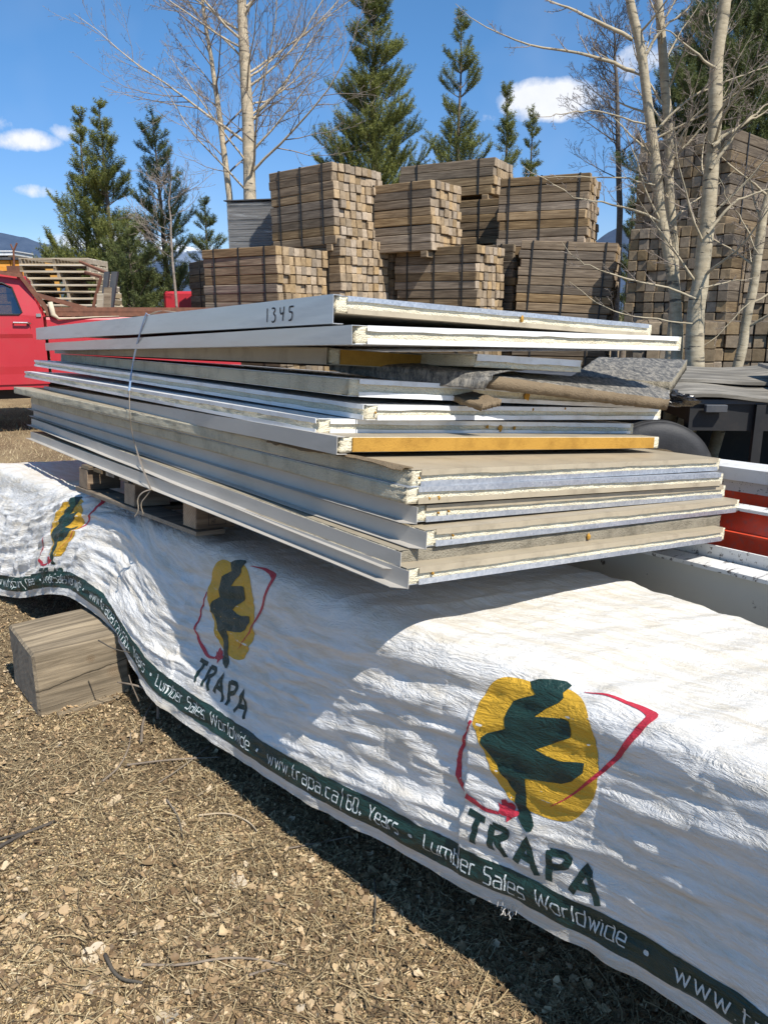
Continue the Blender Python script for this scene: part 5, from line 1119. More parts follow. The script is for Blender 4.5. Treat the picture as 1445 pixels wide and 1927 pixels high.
q = MB().box(-1.0, -.9, .05, .7, op.z+.051, wb.z-.0905); q.box(.2, .3, .05, .7, op.z+.051, wb.z-.0905); o = q.build('stack_spacer', M['beam_dark']); o.location = (op.x, op.y+.1, 0); tag(o, 'dark spacers between the white boards and the orange lumber', 'spacer')
q = MB(); 
pa = at(30, 503, 14.9); q.box(-.12, .12, -.1, .0, -.3, .02); q.tube([(0, -.05, 0), (.02, -.05, .28), (.10, -.05, .42)], .018, 6); q.tube([(.02, -.05, .28), (-.02, -.05, .4)], .014, 6); o = q.build('rusty_bracket', M['rust']); o.location = pa; tag(o, 'rusty upright bracket with a bent tip above the cab roof', 'bracket')
# red machine glimpsed left of the timber pile
rp = at(338, 548, 17); q = MB().box(-.35, .30, 0, 1.6, .55, rp.z, bev=.05); q.box(-.3, .1, -.15, 0, 1.0, rp.z-.5, bev=.04); rm = empty('red_machine', (rp.x, rp.y, 0), 0, 'bright red machine glimpsed between the pines and the far timber ends', 'machine'); q.build('body', M['truck_red'], rm); MB().box(-.32, .28, .2, 1.4, 0, .56).build('undercarriage', M['blackm'], rm)
# ---------------------------------------------------------------- steel members right of the tarp
def member(name, label, a0, z0, b0, b1, parts, fall=.035, cat='steel beam'):
    """parts: (part name, polygon in (a, z) relative to (a0, z0), material). The member lies along the tarp pack and falls slightly away from the viewer"""
    o = LB(a0, b0, z0); root = empty(name, tuple(o), 0, label, cat, 'painted steel members lying right of the tarp')
    root.rotation_euler = (-fall, 0, TY); L = b1-b0
    for nm, polys, m in parts:
        q = MB()
        for pl in polys: q.prism(pl, 'y', 0, L)
        q.build(nm, M[m], root, fix=True)
    return root
rc = lambda a, b, c, d: [(a, c), (b, c), (b, d), (a, d)]
BA = member('steel_beam', 'beige scuffed beam with a chipped white top edge, nearest the tarp', 1.10, .834, -1.7, .75, [('web', [rc(0, .008, -.30, -.012)], 'beige_steel'), ('top_flange', [rc(-.03, .05, -.012, 0)], 'white_steel'), ('bottom_flange', [rc(-.03, .05, -.312, -.3005)], 'beige_steel')])
BB = member('steel_beam', 'grey white plate beam with red bolt heads behind the beige beam', 1.165, .871, -1.7, .5, [('web', [rc(0, .008, -.34, 0)], 'white_steel'), ('bottom_flange', [rc(-.012, .09, -.352, -.3405)], 'white_steel')])
for i in range(7):
    q = MB(); q.tube([(-.012, 0, 0), (0, 0, 0)], .011, 10); o = q.build('bolt_head', M['red_steel'], BB); o.location = (-.001, 1.33+(i//2)*.10+(i % 2)*.035-.35, -.045-.012*(i % 2))
BC = member('steel_beam', 'bright red channel with a stepped web and a thin white upper edge', 1.30, .969, -1.7, .45, [('web', [rc(0, .008, -.30, -.075), [(0, -.0745), (.008, -.0745), (.045, -.010), (.037, -.010)]], 'red_steel'), ('ledge', [rc(-.02, -.001, -.085, -.077)], 'red_steel'), ('top_flange', [rc(-.005, .06, -.0095, 0)], 'white_steel'), ('foot', [rc(-.02, .05, -.312, -.3005)], 'red_steel')])
BD = member('steel_beam', 'red beam with a grey worn top half under the broad white flange', 1.55, 1.050, -1.7, .35, [('web', [rc(0, .008, -.40, -.045)], 'red_steel'), ('worn_strip', [rc(-.004, -.0005, -.085, -.047)], 'white_steel'), ('top_flange', [rc(-.02, .12, -.044, 0)], 'whitem'), ('bottom_flange', [rc(-.03, .10, -.412, -.4005)], 'red_steel')])
for bb in (-1.3, -.2):
    r_ = LB(1.0, bb, 0); o = MB().box(.10, .72, 0, .12, 0, .44, bev=.005).build('timber_support', M['block']); o.location = r_; o.rotation_euler = (0, 0, TY); tag(o, 'short timber blocking under the steel members, %s end' % ('near' if bb < -1 else 'far'), 'blocking')
# ---------------------------------------------------------------- trailer behind
YT = 5.3
tc_ = at(1222, 890, YT); tro = empty('flatbed_trailer', (tc_.x, YT, 0), R(-3), 'low dark flatbed trailer standing in shade right of the panel pile', 'trailer')
zd = at(1350, 757, YT-.2).z
q = MB(); q.box(.2, 3.4, -.1, 0, zd-.20, zd-.02); q.box(.2, 3.4, 1.3, 1.4, zd-.20, zd-.02)
for x in (.25, .95, 1.7, 2.5, 3.3): q.box(x, x+.07, .001, 1.299, zd-.16, zd-.03)
q.box(.62, .68, -.14, -.101, zd-.42, zd-.02); q.box(1.5, 1.56, -.14, -.101, zd-.42, zd-.02)
q.build('frame', M['blackm'], tro); MB().box(-.75, 3.6, -.12, 2.6, zd-.019, zd+.01).build('deck', M['dark_grey'], tro)  # deck extended in depth so that it shades the ground below
q = MB().box(.28, .42, -.17, -.125, zd-.07, zd-.02, bev=.004); q.build('bracket', M['dark_grey'], tro)
q = MB(); pts = [(.62*math.cos(a), .20*1, .05+.52*math.sin(a)) for a in np.linspace(.2, 2.6, 14)]
wheel(0, -.05, tro, r=.40, w=.26); wheel(0, 1.35, tro, r=.40, w=.26)
MB().box(-.7, 3.55, 2.5, 2.56, .02, zd-.02).build('added_shade_board', M['blackm'], tro)  # black board added at the far side to deepen the shade under the deck
q = MB().box(-.05, .05, .1, 1.2, .34, .44); q.build('axle', M['blackm'], tro)
q = MB().box(2.9, 2.98, .1, .2, 0, zd-.2); q.build('landing_leg', M['blackm'], tro)
# worn boards on the trailer
for i, (x0, x1, y0, y1, dz, lb) in enumerate(((.05, 1.35, -.15, .42, .012, 'nearest grey weathered board sheet lying on the trailer deck'), (.12, 1.9, .30, 1.2, .055, 'upper grey board sheet dappled by branch shadows on the trailer deck'), (.9, 2.3, -.05, .6, .10, 'right grey board sheet overlapping the others on the trailer deck'))):
    vs = []; fs = []; n = 12
    for k in range(n+1):
        x = x0+(x1-x0)*k/n; zc = .02*math.sin(k*.7+i)+.012*i+(.05*(k/n) if i else 0)
        for (y, z) in ((y0, zc), (y1, zc+.045), (y1, zc+.067), (y0, zc+.022)): vs.append((x, y, z))
    for k in range(n):
        for j in range(4): fs.append((k*4+j, (k+1)*4+j, (k+1)*4+(j+1) % 4, k*4+(j+1) % 4))
    fs += [(0, 1, 2, 3), (n*4+3, n*4+2, n*4+1, n*4)]
    q = MB(); q.add(vs, fs); o = q.build('board_sheet', M['grey_board'] if 'grey_board' in M else M['pallet'], None, fix=True); o.location = (tro.location.x, tro.location.y, zd+dz); o.rotation_euler = (0, 0, R(-3)); tag(o, lb, 'board sheet', 'weathered sheets on the trailer')
# ---------------------------------------------------------------- fibreboard scraps wedged in the pile
def slab(name, c4, th, m_top, m_edge, label, cat, amp=.003, seed=0, n=26, rough=.0012, extra=None, mcor=None):
    """bent board: four corner points in order, thickness downwards"""
    A, B, C, D = [np.array(list(p)) for p in c4]; nrm = np.cross(B-A, D-A); nrm /= np.linalg.norm(nrm); nrm *= np.sign(nrm[2])
    U, Vv = np.meshgrid(np.linspace(0, 1, n*2), np.linspace(0, 1, n), indexing='ij'); P = A[None, None]*((1-U)*(1-Vv))[..., None]+B*(U*(1-Vv))[..., None]+C*(U*Vv)[..., None]+D*((1-U)*Vv)[..., None]
    d = amp*.4*fbm(U*2+seed, Vv*2, seed, 2)+.0012*vnoise(U*40, Vv*30, seed+1); P = P+nrm*d[..., None]
    org = P[0, 0].copy(); ed = np.minimum(np.minimum(U, 1-U)*2, np.minimum(Vv, 1-Vv)*2) <= 0
    jit = rng.normal(0, rough, P.shape)*ed[..., None]; jit[..., 2] *= .3; P = P+jit
    top = (P-org).reshape(-1, 3); bot = (P-nrm*th-org+rng.normal(0, rough*.6, P.shape)*ed[..., None]).reshape(-1, 3); nn = len(top); I = np.arange(nn).reshape(U.shape)
    F1 = np.stack([I[:-1, :-1], I[1:, :-1], I[1:, 1:], I[:-1, 1:]], -1).reshape(-1, 4); F2 = F1[:, ::-1]+nn
    loop = list(I[:, 0])+list(I[-1, 1:])+list(I[-2::-1, -1])+list(I[0, -2:0:-1]); E = [(loop[i], loop[(i+1) % len(loop)], loop[(i+1) % len(loop)]+nn, loop[i]+nn) for i in range(len(loop))]
    F = np.vstack([F1, F2, np.array(E)]); fm = [0]*len(F1)+[1]*(len(F2)+len(E))
    o = mesh_obj(name, np.vstack([top, bot]), F, None, None, mats=[M[m_top], M[m_edge]], fmat=fm); o.location = tuple(org)
    bm = bmesh.new(); bm.from_mesh(o.data); bmesh.ops.recalc_face_normals(bm, faces=bm.faces); bm.to_mesh(o.data); bm.free()
    return tag(o, label, cat, 'fibreboard scraps in the panel pile')
slab('fibreboard_strip', (at(921, 706, 2.10), at(1258, 752, 2.50), at(1262, 722, 2.72), at(900, 694, 2.38)), .036, 'felt', 'fibre', 'long felt faced fibreboard with a thick ragged brown edge facing the viewer', 'fibreboard', seed=3)
slab('fibreboard_strip', (at(768, 716, 2.30), at(905, 762, 2.03), at(945, 752, 2.06), at(800, 712, 2.36)), .016, 'fibre', 'fibre', 'narrow broken fibreboard splinter poking down toward the viewer', 'fibreboard', seed=5, amp=.002)
slab('fibreboard_sheet', (at(1075, 708, 2.74), at(1262, 719, 2.62), at(1292, 677, 2.95), at(1126, 671, 3.05)), .040, 'felt', 'foam_dirty', 'tilted mottled grey fibreboard at the right end of the pile with a pale thick edge', 'fibreboard', seed=9)
# felt sheet that curls down over the front of the pile
path = [((619, 674), (764, 688), (880, 698), (934, 701)), ((619, 684), (762, 702), (872, 711), (925, 712)), ((619, 696), (757, 718), (854, 727), (912, 733))]
ys = [(2.36, 2.22, 2.12, 2.08), (2.33, 2.18, 2.075, 2.05), (2.33, 2.17, 2.07, 2.06)]
rows = [[at(*p, y) for p, y in zip(r, yy)] for r, yy in zip(path, ys)]
back = [at(640, 668, 2.75), at(800, 676, 2.70), at(985, 692, 2.6), at(1050, 697, 2.55)]; mid = [(a+b)/2+Vector((0, 0, .008)) for a, b in zip(back, rows[0])]
rows = [back, mid]+rows; G4 = np.array([[list(p) for p in r] for r in rows]); nu, nv = 50, 30
def cr(Pk, t):
    n = len(Pk)-1; i = min(int(t*n), n-1); f = t*n-i; g = lambda k: Pk[max(0, min(n, k))]
    return .5*((2*g(i))+(-g(i-1)+g(i+1))*f+(2*g(i-1)-5*g(i)+4*g(i+1)-g(i+2))*f*f+(-g(i-1)+3*g(i)-3*g(i+1)+g(i+2))*f**3)
grid = []
for j in range(nv):
    r = [cr(G4[:, k], j/(nv-1)) for k in range(4)]; grid.append([cr(r, i/(nu-1)) for i in range(nu)])
grid = np.array(grid); grid += rng.normal(0, .0006, grid.shape); org = grid[0, 0].copy(); I = np.arange(nu*nv).reshape(nv, nu); F = np.stack([I[:-1, :-1], I[1:, :-1], I[1:, 1:], I[:-1, 1:]], -1).reshape(-1, 4)
o = mesh_obj('roofing_felt', (grid-org).reshape(-1, 3), F, M['felt'], smooth=True); o.location = tuple(org); sm_ = o.modifiers.new('thickness', 'SOLIDIFY'); sm_.thickness = .004
tag(o, 'dark mottled roofing felt curling down over the panels left of the thick fibreboard', 'roofing felt')
# crumpled black plastic at the right end
bm = bmesh.new(); bmesh.ops.create_icosphere(bm, subdivisions=5, radius=1)
for v in bm.verts:
    c = v.co; n = 1+.45*fbm([c.x*2.3], [c.y*2.3+c.z*3.1], 61, 4)[0]+.12*vnoise([c.x*9], [c.z*9+c.y*7], 62)[0]; v.co = Vector((c.x*.13*n, c.y*.09*n, c.z*.035*n-c.x*.03))
me = bpy.data.meshes.new('black_plastic'); bm.to_mesh(me); bm.free(); me.materials.append(plain('black_plastic_film', (.03, .03, .033), .22, bst=.3, bsc=20)); o = bpy.data.objects.new('black_plastic', me); col.objects.link(o); o.location = at(1235, 742, 2.88); tag(o, 'crumpled black plastic film stuffed between panel and fibreboard at the right end', 'plastic film')
# ---------------------------------------------------------------- pallet under the panels
pm = panel_matrix('P_f'); pl_ = bpy.data.objects.new('pallet', None); col.objects.link(pl_); pl_.matrix_world = pm @ Matrix.Translation((.03, 1.22, -.041)) @ Matrix.Rotation(R(5), 4, 'Z'); tag(pl_, 'worn brown pallet with stamped blocks between the tarp and the lowest panel', 'pallet')
for i in range(8): MB().box(0, 1.0, i*.14, i*.14+.09, -.014, 0, jit=.001).build('deck_board', M['beam_dark'], pl_)
for y in (-.01, .50, 1.0):
    for x in (0.0, .43, .85):
        MB().box(x, x+.15, y, y+.10, -.104, -.0145, bev=.003, jit=.001).build('block', M['pallet_brown'], pl_)
for x in (-.01, .44, .86): MB().box(x, x+.11, -.03, 1.12, -.120, -.1045, jit=.0015).build('bottom_board', M['beam_dark'], pl_)
for y in (.48,): MB().box(.111, .43, y, y+.1, -.120, -.106, jit=.0015).build('bottom_board', M['beam_dark'], pl_)
G2 = {'D': [[(0, 0), (0, 1), (.4, .9), (.5, .5), (.4, .1), (0, 0)]], 'S': [[(.45, .95), (.05, 1), (0, .6), (.45, .45), (.4, .02), (0, 0)]], '1': [[(.2, 1), (.2, 0)]], '8': [[(.22, .52), (.02, .75), (.22, 1), (.42, .75), (.22, .52), (0, .25), (.22, 0), (.44, .25), (.22, .52)]],
      '7': [[(0, 1), (.42, 1), (.12, 0)]], '3': [[(0, 1), (.4, .95), (.15, .55), (.42, .3), (.2, 0), (0, .05)]], 'H': [[(0, 0), (0, 1)], [(.42, 0), (.42, 1)], [(0, .5), (.42, .5)]], 'T': [[(0, 1), (.5, 1)], [(.25, 1), (.25, 0)]], '0': [[(.22, 1), (0, .7), (0, .3), (.22, 0), (.44, .3), (.44, .7), (.22, 1)]]}
ss = []
for txt, x_, z_, h in (('DS', .058, -.040, .013), ('188173', .052, -.062, .013), ('HT', .058, -.085, .013), ('10', .122, -.040, .013)):
    for i, ch in enumerate(txt):
        for p in G2[ch]: ss.append([(x_+(i*.62+q_[0])*h, z_+q_[1]*h) for q_ in p])
ss += [[(.045, -.025), (.045, -.09), (.112, -.09), (.112, -.025), (.045, -.025)]]
mb_strokes(ss, lambda s, t, h: (s, -.0125-h, t), .0017, .0004).build('ink_stamp', M['ink'], pl_)
# ---------------------------------------------------------------- plastic strap around the pile
def ray_side(key, u, v, x):
    m = panel_matrix(key); mi = m.inverted(); o = mi @ Vector((0, 0, CZ)); d = (mi @ at(u, v, 1.0))-o; t = (x-o.x)/d.x; return m @ (o+d*t)
sp_ = [ray_side('A', 276, 588, -.014), ray_side('A', 268, 612, -.016), ray_side('B', 258, 648, -.016), ray_side('D', 249, 690, -.02), ray_side('F', 244, 735, -.02), ray_side('P_a', 244, 778, -.016), ray_side('P_b', 248, 812, -.02), ray_side('P_d', 258, 850, -.045), ray_side('P_e', 270, 884, -.045), ray_side('P_f', 284, 920, -.045)]
def ribbon3(pts, w_, name, m, parent, side):
    pts = [Vector(p) for p in smooth_poly3(pts)]; q = MB(); vs = []; fs = []
    for i, p in enumerate(pts):
        t = (pts[min(i+1, len(pts)-1)]-pts[max(0, i-1)]).normalized(); s_ = side-t*side.dot(t); s_.normalize(); n = t.cross(s_).normalized()
        for a, b in ((-1, -1), (1, -1), (1, 1), (-1, 1)): vs.append(p+s_*a*w_/2+n*b*.0007)
    for i in range(len(pts)-1):
        for k in range(4): fs.append((i*4+k, i*4+4+k, i*4+4+(k+1) % 4, i*4+(k+1) % 4))
    fs += [(3, 2, 1, 0), tuple(len(vs)-4+k for k in range(4))]; q.add(vs, fs); return q.build(name, m, parent, fix=True)
def smooth_poly3(p, it=2):
    p = [np.array(list(q), float) for q in p]
    for _ in range(it):
        r = [p[0]]
        for i in range(len(p)-1): r += [p[i]*.75+p[i+1]*.25, p[i]*.25+p[i+1]*.75]
        p = r+[p[-1]]
    return p
mA = panel_matrix('A'); ax2 = Vector((mA[0][1], mA[1][1], mA[2][1])); yA = (mA.inverted() @ sp_[0]).y
stp = empty('strapping_band', (0, 0, 0), 0, 'loose plastic strapping band tied round the panel pile, blue above and brown below', 'strap')
over = [mA @ Vector((1.215, yA+.05, .004)), mA @ Vector((.6, yA+.03, .004)), mA @ Vector((.04, yA+.01, .005)), mA @ Vector((-.012, yA, .003))]
ribbon3(over+sp_[:5], .009, 'upper_band', M['strap_blue'], stp, ax2); ribbon3(sp_[4:], .007, 'lower_band', M['strap_brown'], stp, ax2)
mF = panel_matrix('P_f'); l_ = mF.inverted() @ sp_[-1]
ribbon3([sp_[-1], mF @ Vector((l_.x+.02, l_.y+.005, -.045)), mF @ Vector((l_.x+.3, l_.y+.02, -.0435))], .012, 'tucked_end', M['strap_brown'], stp, ax2)
ribbon3([ray_side('P_f', 285, 921, -.05), ray_side('P_f', 268, 926, -.07), ray_side('P_f', 258, 940, -.08), ray_side('P_f', 262, 960, -.085), ray_side('P_f', 254, 972, -.09)], .008, 'loose_tail', M['strap_brown'], stp, ax2)
ribbon3([ray_side('P_f', 284, 922, -.05), ray_side('P_f', 275, 935, -.06), ray_side('P_f', 264, 948, -.07), ray_side('P_f', 270, 968, -.075)], .006, 'loose_tail', M['strap_brown'], stp, ax2)
ribbon3([mA @ Vector((.0, yA+.0, .004)), mA @ Vector((.02, yA-.05, .02)), mA @ Vector((.05, yA-.12, .014)), mA @ Vector((.08, yA-.2, .004))], .008, 'loose_tail', M['strap_brown'], stp, Vector((1, 0, 0)))
# ---------------------------------------------------------------- timber block under the tarp
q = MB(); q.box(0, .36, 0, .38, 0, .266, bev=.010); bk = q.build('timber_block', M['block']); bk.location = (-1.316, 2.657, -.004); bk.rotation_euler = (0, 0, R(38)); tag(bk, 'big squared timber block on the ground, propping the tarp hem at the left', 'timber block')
bm = bmesh.new(); bm.from_mesh(bk.data); bmesh.ops.subdivide_edges(bm, edges=bm.edges, cuts=14, use_grid_fill=True)
for v in bm.verts:
    c = v.co; v.co += v.normal*(.0035*float(fbm([c.x*3+c.z*2], [c.z*22+c.y*22], 88, 3)[0])+.003*float(vnoise([c.x*6], [c.z*9+c.y*9], 89)[0]))
bk.data.materials.append(M['beam_dark'])  # darker timber for the left face: grey weathering plus its shade in the colour
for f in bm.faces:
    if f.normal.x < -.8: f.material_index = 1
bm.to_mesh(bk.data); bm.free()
q = MB(); q.box(.06, .30, -.045, -.012, .0, .012, jit=.002); s_ = q.build('wood_splinter', M['block'], None); s_.location = (-1.316+.0, 2.657, 0); s_.rotation_euler = (0, 0, R(38)); tag(s_, 'pale split slat lying along the foot of the timber block', 'wood slat')
# ---------------------------------------------------------------- litter on the ground
def leafmat(name, stops, rough=.8):
    m, t, p = nodes_of(name); a = t.nodes.new('ShaderNodeAttribute'); a.attribute_name = 'tone'; n = tex(t, 'Noise', coords(t), Scale=60, Detail=4)
    c = ramp(t, a.outputs['Fac'], stops); c = mix(t, mth(t, 'MULTIPLY', n.outputs['Fac'], .35), c, (.12, .08, .045)); t.links.new(c, p.inputs['Base Color']); p.inputs['Roughness'].default_value = rough; p.inputs['Specular IOR Level'].default_value = .3; return m
M['leaf'] = leafmat('dead_leaf', [(0, (.07, .045, .024)), (.3, (.24, .155, .082)), (.6, (.46, .32, .175)), (.85, (.62, .46, .27)), (1, (.64, .54, .40))], .6)
M['straw'] = leafmat('dry_straw', [(0, (.06, .042, .025)), (.35, (.24, .17, .09)), (.7, (.46, .35, .19)), (1, (.82, .68, .42))])
M['chip'] = leafmat('sawdust_chip', [(0, (.52, .37, .17)), (.6, (.76, .58, .31)), (1, (.92, .77, .48))])
def spots(n, seed, x0=-2.6, x1=1.6, y0=.95, y1=4.6, dens=None):
    rg = np.random.default_rng(seed); k = int(n*1.9); v = rg.uniform(0, 1, k); y = y0*(y1/y0)**v; x = rg.uniform(-.68, .64, k)*y*1.05+rg.normal(0, .05, k)
    a = (x-TO[0])*TH1[0]+(y-TO[1])*TH1[1]; keep = a < .75
    if dens is not None: keep &= rg.uniform(0, 1, k) < dens(x, y)
    return x[keep][:n], y[keep][:n], rg
def add_tone(o, tone, nv):
    at_ = o.data.attributes.new('tone', 'FLOAT', 'POINT'); at_.data.foreach_set('value', np.repeat(tone, nv).astype(np.float32))
# straw and stems
def straws(name, n, seed, lmin, lmax, wid, lift, label, m, tone=(.15, 1), dens=None, curl=.5):
    x, y, rg = spots(n, seed, dens=dens); n = len(x); L = rg.uniform(lmin, lmax, n)*rg.uniform(.5, 1, n); th = rg.uniform(0, 2*np.pi, n); k = 5
    b = rg.normal(0, curl, n); s = np.linspace(-.5, .5, k); z0 = gz(x, y)+rg.uniform(.001, lift, n); sl = rg.normal(0, .12, n)
    ang = th[:, None]+b[:, None]*s[None]; px = x[:, None]+np.cos(ang)*L[:, None]*s; py = y[:, None]+np.sin(ang)*L[:, None]*s
    pz = np.maximum(gz(px, py)+.0008, z0[:, None]+sl[:, None]*L[:, None]*s+rg.normal(0, .0015, (n, k))); w2 = wid*rg.uniform(.5, 1.3, n)[:, None]; nx = -np.sin(ang)*w2; ny = np.cos(ang)*w2
    V = np.stack([np.stack([px-nx, py-ny, pz], -1), np.stack([px+nx, py+ny, pz+w2*.4], -1)], 2).reshape(-1, 3)
    base = np.arange(n)[:, None, None]*2*k+np.arange(k-1)[None, :, None]*2; F = (base+np.array([0, 2, 3, 1])[None, None]).reshape(-1, 4)
    o = mesh_obj(name, V, F, M[m]); add_tone(o, rg.uniform(*tone, n), 2*k); return tag(o, label, kind='stuff')
def leaves(name, n, seed, r0, r1, label, m='leaf', lift=.008, tilt=.35, tone=(0, 1), dens=None, k=9, curl=.35):
    x, y, rg = spots(n, seed, dens=dens); n = len(x); r = rg.uniform(r0, r1, n); th = rg.uniform(0, 2*np.pi, n); a = np.arange(k)/k*2*np.pi
    rad = r[:, None]*(1+.28*np.cos(a*1+rg.uniform(0, 6, (n, 1)))+rg.uniform(-.3, .22, (n, k))); lx = np.cos(a)*rad*rg.uniform(.55, 1, (n, 1)); ly = np.sin(a)*rad
    lx2 = lx*.5; ly2 = ly*.5; nx = rg.normal(0, tilt, (n, 1)); ny = rg.normal(0, tilt, (n, 1)); z0 = (gz(x, y)+rg.uniform(.001, lift, n))[:, None]
    cu = rg.normal(.5, .8, (n, 1))*curl; bend = lambda u, v: nx*u+ny*v+cu*u*u/r[:, None]
    crink = rg.normal(0, .17, (n, k))*r[:, None]; c, s = np.cos(th)[:, None], np.sin(th)[:, None]
    def W(u, v, zz): return np.stack([x[:, None]+u*c-v*s, y[:, None]+u*s+v*c, z0+np.maximum(zz, -.3*r[:, None])], -1)
    V = np.concatenate([W(lx, ly, bend(lx, ly)+crink), W(lx2, ly2, bend(lx2, ly2)+crink*.3), W(lx[:, :1]*0, ly[:, :1]*0, np.zeros((n, 1)))], 1); nv = 2*k+1; V = V.reshape(-1, 3)
    i = np.arange(k); j = (i+1) % k; tri = np.concatenate([np.stack([i, j, j+k], -1), np.stack([i, j+k, i+k], -1), np.stack([i+k, j+k, np.full(k, 2*k)], -1)]); F = (np.arange(n)[:, None, None]*nv+tri[None]).reshape(-1, 3)
    o = mesh_obj(name, V, F, M[m], smooth=False); add_tone(o, rg.uniform(*tone, n), nv); return tag(o, label, kind='stuff')
patch = lambda x, y: np.clip(.22+2.4*fbm(x*2.6, y*2.6, 301, 3), .03, 1)
edge = lambda x, y: np.clip(1.1-np.abs(((x-TO[0])*TH1[0]+(y-TO[1])*TH1[1])-.05)*3.2, .03, 1)*.8
leaves('leaf_litter', 8000, 11, .003, .014, 'dead brown leaves strewn over the ground', k=14, tone=(.05, .95), tilt=.28, lift=.014, dens=lambda x, y: np.clip(.75+.8*fbm(x*2.5, y*2.5, 305, 2), .2, 1))
leaves('leaf_crumbs', 80000, 12, .0012, .006, 'crumbled leaf bits strewn over the ground', tone=(0, .9), k=6, tilt=.7)
leaves('sawdust', 150000, 13, .0009, .0036, 'pale sawdust and wood chips scattered in patches on the ground', m='chip', lift=.004, dens=lambda x, y: np.maximum(patch(x, y), edge(x, y)), k=5, tilt=.5)
straws('dry_straw', 52000, 14, .012, .07, .0008, .014, 'dry straw and stems strewn over the ground', 'straw', (.0, 1), curl=.22, dens=lambda x, y: np.clip(.55+.9*fbm(x*3.1, y*3.1, 309, 3), .12, 1))
straws('dead_stems', 9000, 15, .05, .18, .0011, .018, 'longer dead stems strewn over the ground', 'straw', (0, .8), curl=.5)
# far dry grass round the truck
rg = np.random.default_rng(5); n = 26000; y = rg.uniform(4.5, 13, n); x = rg.uniform(-.62, .62, n)*y; z = gz(x, y); h = rg.uniform(.015, .07, n); d = rg.normal(0, .6, (n, 2))*h[:, None]; w2 = .003
V = np.stack([np.stack([x-w2, y, z], -1), np.stack([x+w2, y, z], -1), np.stack([x+d[:, 0], y+d[:, 1], z+h], -1)], 1).reshape(-1, 3); o = mesh_obj('dry_grass', V, np.arange(n*3).reshape(-1, 3), M['straw']); add_tone(o, rg.uniform(.3, 1, n), 3); tag(o, 'short dry grass across the yard behind', kind='stuff')
# sticks one can tell apart
def gp(u, v, dz=0):
    d = at(u, v, 1.0)-Vector((0, 0, CZ)); t = -CZ/d.z; P = Vector((0, 0, CZ))+d*t; P.z = float(gz([P.x], [P.y])[0])+dz; return P
def stick(pix, r0, r1, label, m='stick', side=(), rise=None):
    P = [gp(u, v, r0+(rise[i] if rise else .012)) for i, (u, v) in enumerate(pix)]; P = smooth_poly3(P, 2); org = P[0].copy(); P = [p-org for p in P]
    q = MB(); q.tube(P, [r0+(r1-r0)*i/(len(P)-1) for i in range(len(P))], 7); o = q.build('fallen_stick', M[m], None, smooth=True); o.location = tuple(org); tag(o, label, 'stick', 'fallen sticks on the ground'); return o
M['stick'] = bark('weathered_stick', (.13, .10, .075), (.30, .24, .18)); M['pale_stick'] = bark('pale_stick', (.36, .28, .18), (.55, .44, .30)); M['dark_stick'] = bark('dark_stick', (.035, .03, .028), (.10, .08, .06))
stick([(0, 1605), (45, 1582), (100, 1560)], .006, .003, 'dark forked stick at the left edge of the ground', 'dark_stick')
stick([(0, 1590), (50, 1578), (105, 1553)], .004, .002, 'thin dark stick lying alongside the forked one at the left edge', 'dark_stick')
stick([(315, 1510), (338, 1545), (345, 1585)], .003, .002, 'short curved dark stick in the middle of the leaf litter', 'stick')
stick([(375, 1543), (430, 1537), (470, 1555), (485, 1575)], .003, .0018, 'arched pale stem beside the largest brown leaf', 'pale_stick')
stick([(240, 1450), (320, 1437), (415, 1432)], .004, .002, 'straight grey stick ending at the tarp shadow', 'stick')
stick([(195, 1480), (225, 1455), (245, 1420), (248, 1390)], .004, .002, 'bent grey stick below the timber block', 'stick')
stick([(270, 1830), (340, 1830), (420, 1815), (480, 1815), (540, 1825)], .0035, .002, 'long wavering stick low in the picture', 'stick')
stick([(200, 1810), (222, 1858), (270, 1865)], .005, .003, 'dark kinked stick left of the long wavering one', 'dark_stick')
stick([(545, 1610), (600, 1595), (662, 1583)], .0025, .0015, 'thin stick touching the tarp shadow edge', 'stick')
stick([(705, 1665), (707, 1710), (703, 1765)], .003, .002, 'straight dark stem pointing at the viewer right of the middle', 'dark_stick')
stick([(470, 1845), (490, 1838), (520, 1832)], .0035, .002, 'short reddish twig beside the long wavering stick', 'stick')
stick([(395, 1410), (345, 1450), (300, 1480)], .003, .002, 'thin stick slanting away from the tarp shadow', 'stick')
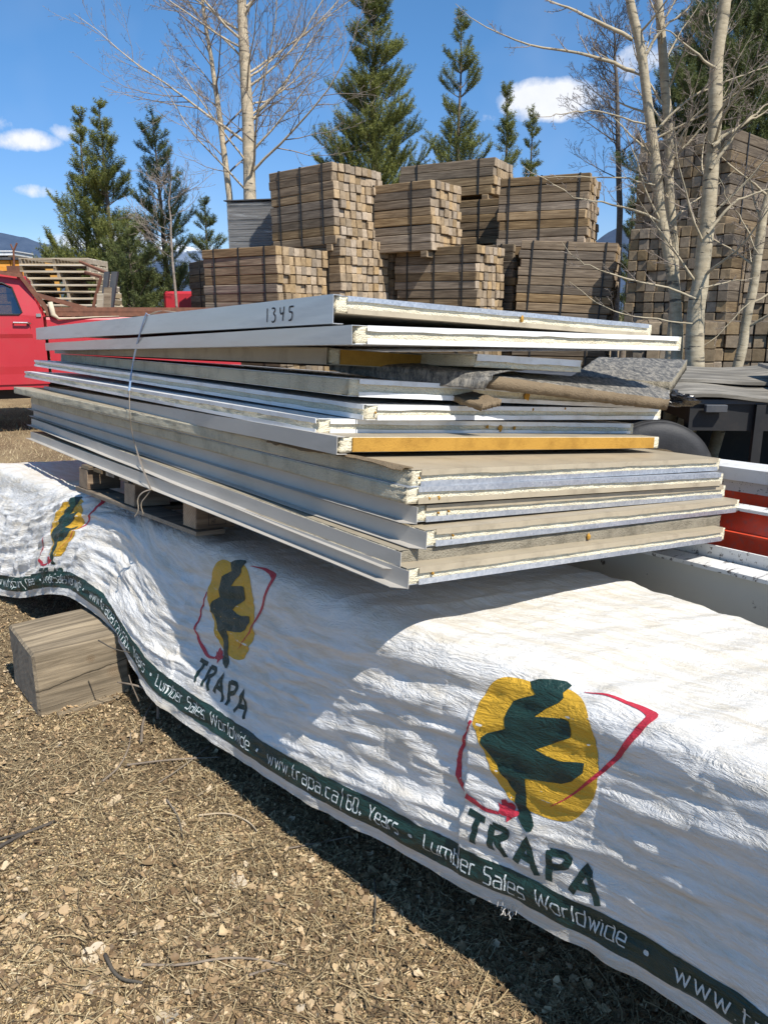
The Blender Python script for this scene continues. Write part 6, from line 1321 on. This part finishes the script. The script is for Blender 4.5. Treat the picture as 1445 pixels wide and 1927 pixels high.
# branch caught between the block and the tarp
def stick3(name, pts, r0, r1, label, m):
    P = smooth_poly3([at(u, v, y) for u, v, y in pts], 2); org = P[0].copy(); q = MB(); q.tube([p-org for p in P], [r0+(r1-r0)*i/(len(P)-1) for i in range(len(P))], 7); o = q.build(name, M[m], None, smooth=True); o.location = tuple(org); return tag(o, label, 'stick', 'fallen sticks on the ground')
stick3('fallen_stick', [(298, 1352, 2.62), (298, 1320, 2.62), (282, 1298, 2.64), (250, 1288, 2.68), (222, 1284, 2.74)], .006, .003, 'curved grey branch rising beside the timber block', 'stick')
stick3('fallen_stick', [(262, 1320, 2.62), (248, 1288, 2.6), (243, 1270, 2.6)], .003, .0015, 'short twig crossing the curved branch beside the block', 'stick')
stick3('fallen_stick', [(186, 1205, 2.62), (215, 1222, 2.56), (245, 1228, 2.55)], .0028, .0015, 'thin dark twig leaning on the corner of the timber block', 'dark_stick')
stick([(268, 1410), (270, 1365), (290, 1330)], .006, .003, 'forked branch lying in the shade right of the block', 'stick')
# some big single leaves
for i, (u, v, r, tn) in enumerate(((292, 1625, .034, .45), (560, 1665, .034, .75), (448, 1663, .028, 1.0), (135, 1490, .036, .6), (180, 1805, .034, .98), (190, 1862, .03, .95), (455, 1580, .032, .65), (400, 1722, .026, .9), (215, 1510, .026, .9), (30, 1760, .036, .8), (115, 1685, .022, .6), (320, 1920, .03, .98), (700, 1700, .026, .9), (345, 1465, .024, .7))):
    P = gp(u, v, .006); rg = np.random.default_rng(100+i); k = 22; a = np.arange(k)/k*2*np.pi; rad = r*(1+.16*np.cos(3*a+i)+rg.uniform(-.14, .12, k)); vs = [(0, 0, 0)]; fs = []
    cu = rg.uniform(3, 9); th = rg.uniform(0, 6.28); rings = 4
    for q_ in range(1, rings+1):
        for j in range(k):
            f = q_/rings; x = math.cos(a[j])*rad[j]*f*.8; y = math.sin(a[j])*rad[j]*f; vs.append((x, y, cu*x*x+rg.normal(0, .0016)*f+.10*y))
    for j in range(k): fs.append((0, 1+j, 1+(j+1) % k))
    for q_ in range(rings-1):
        for j in range(k): a0 = 1+q_*k; fs.append((a0+j, a0+k+j, a0+k+(j+1) % k, a0+(j+1) % k))
    o = mesh_obj('dead_leaf', vs, fs, M['leaf'], smooth=True); add_tone(o, np.array([tn]), len(vs)); o.location = P; o.rotation_euler = (rg.uniform(-.2, .2), rg.uniform(-.2, .2), th)
    tag(o, ['curled red brown leaf in the middle left of the ground', 'tan leaf right of the middle of the ground', 'grey leaf left of the tan one', 'wide brown leaf below the timber block', 'pale grey leaf low at the left', 'pale leaf just below the low grey one', 'brown leaf at the end of the arched stem', 'small grey leaf low in the middle', 'pale leaf under the wide brown one', 'large leaf at the left edge of the ground', 'small round leaf near the left edge', 'pale leaf at the bottom edge of the picture', 'grey leaf nearest the tarp shadow on the right', 'small leaf above the arched stem'][i], 'leaf')
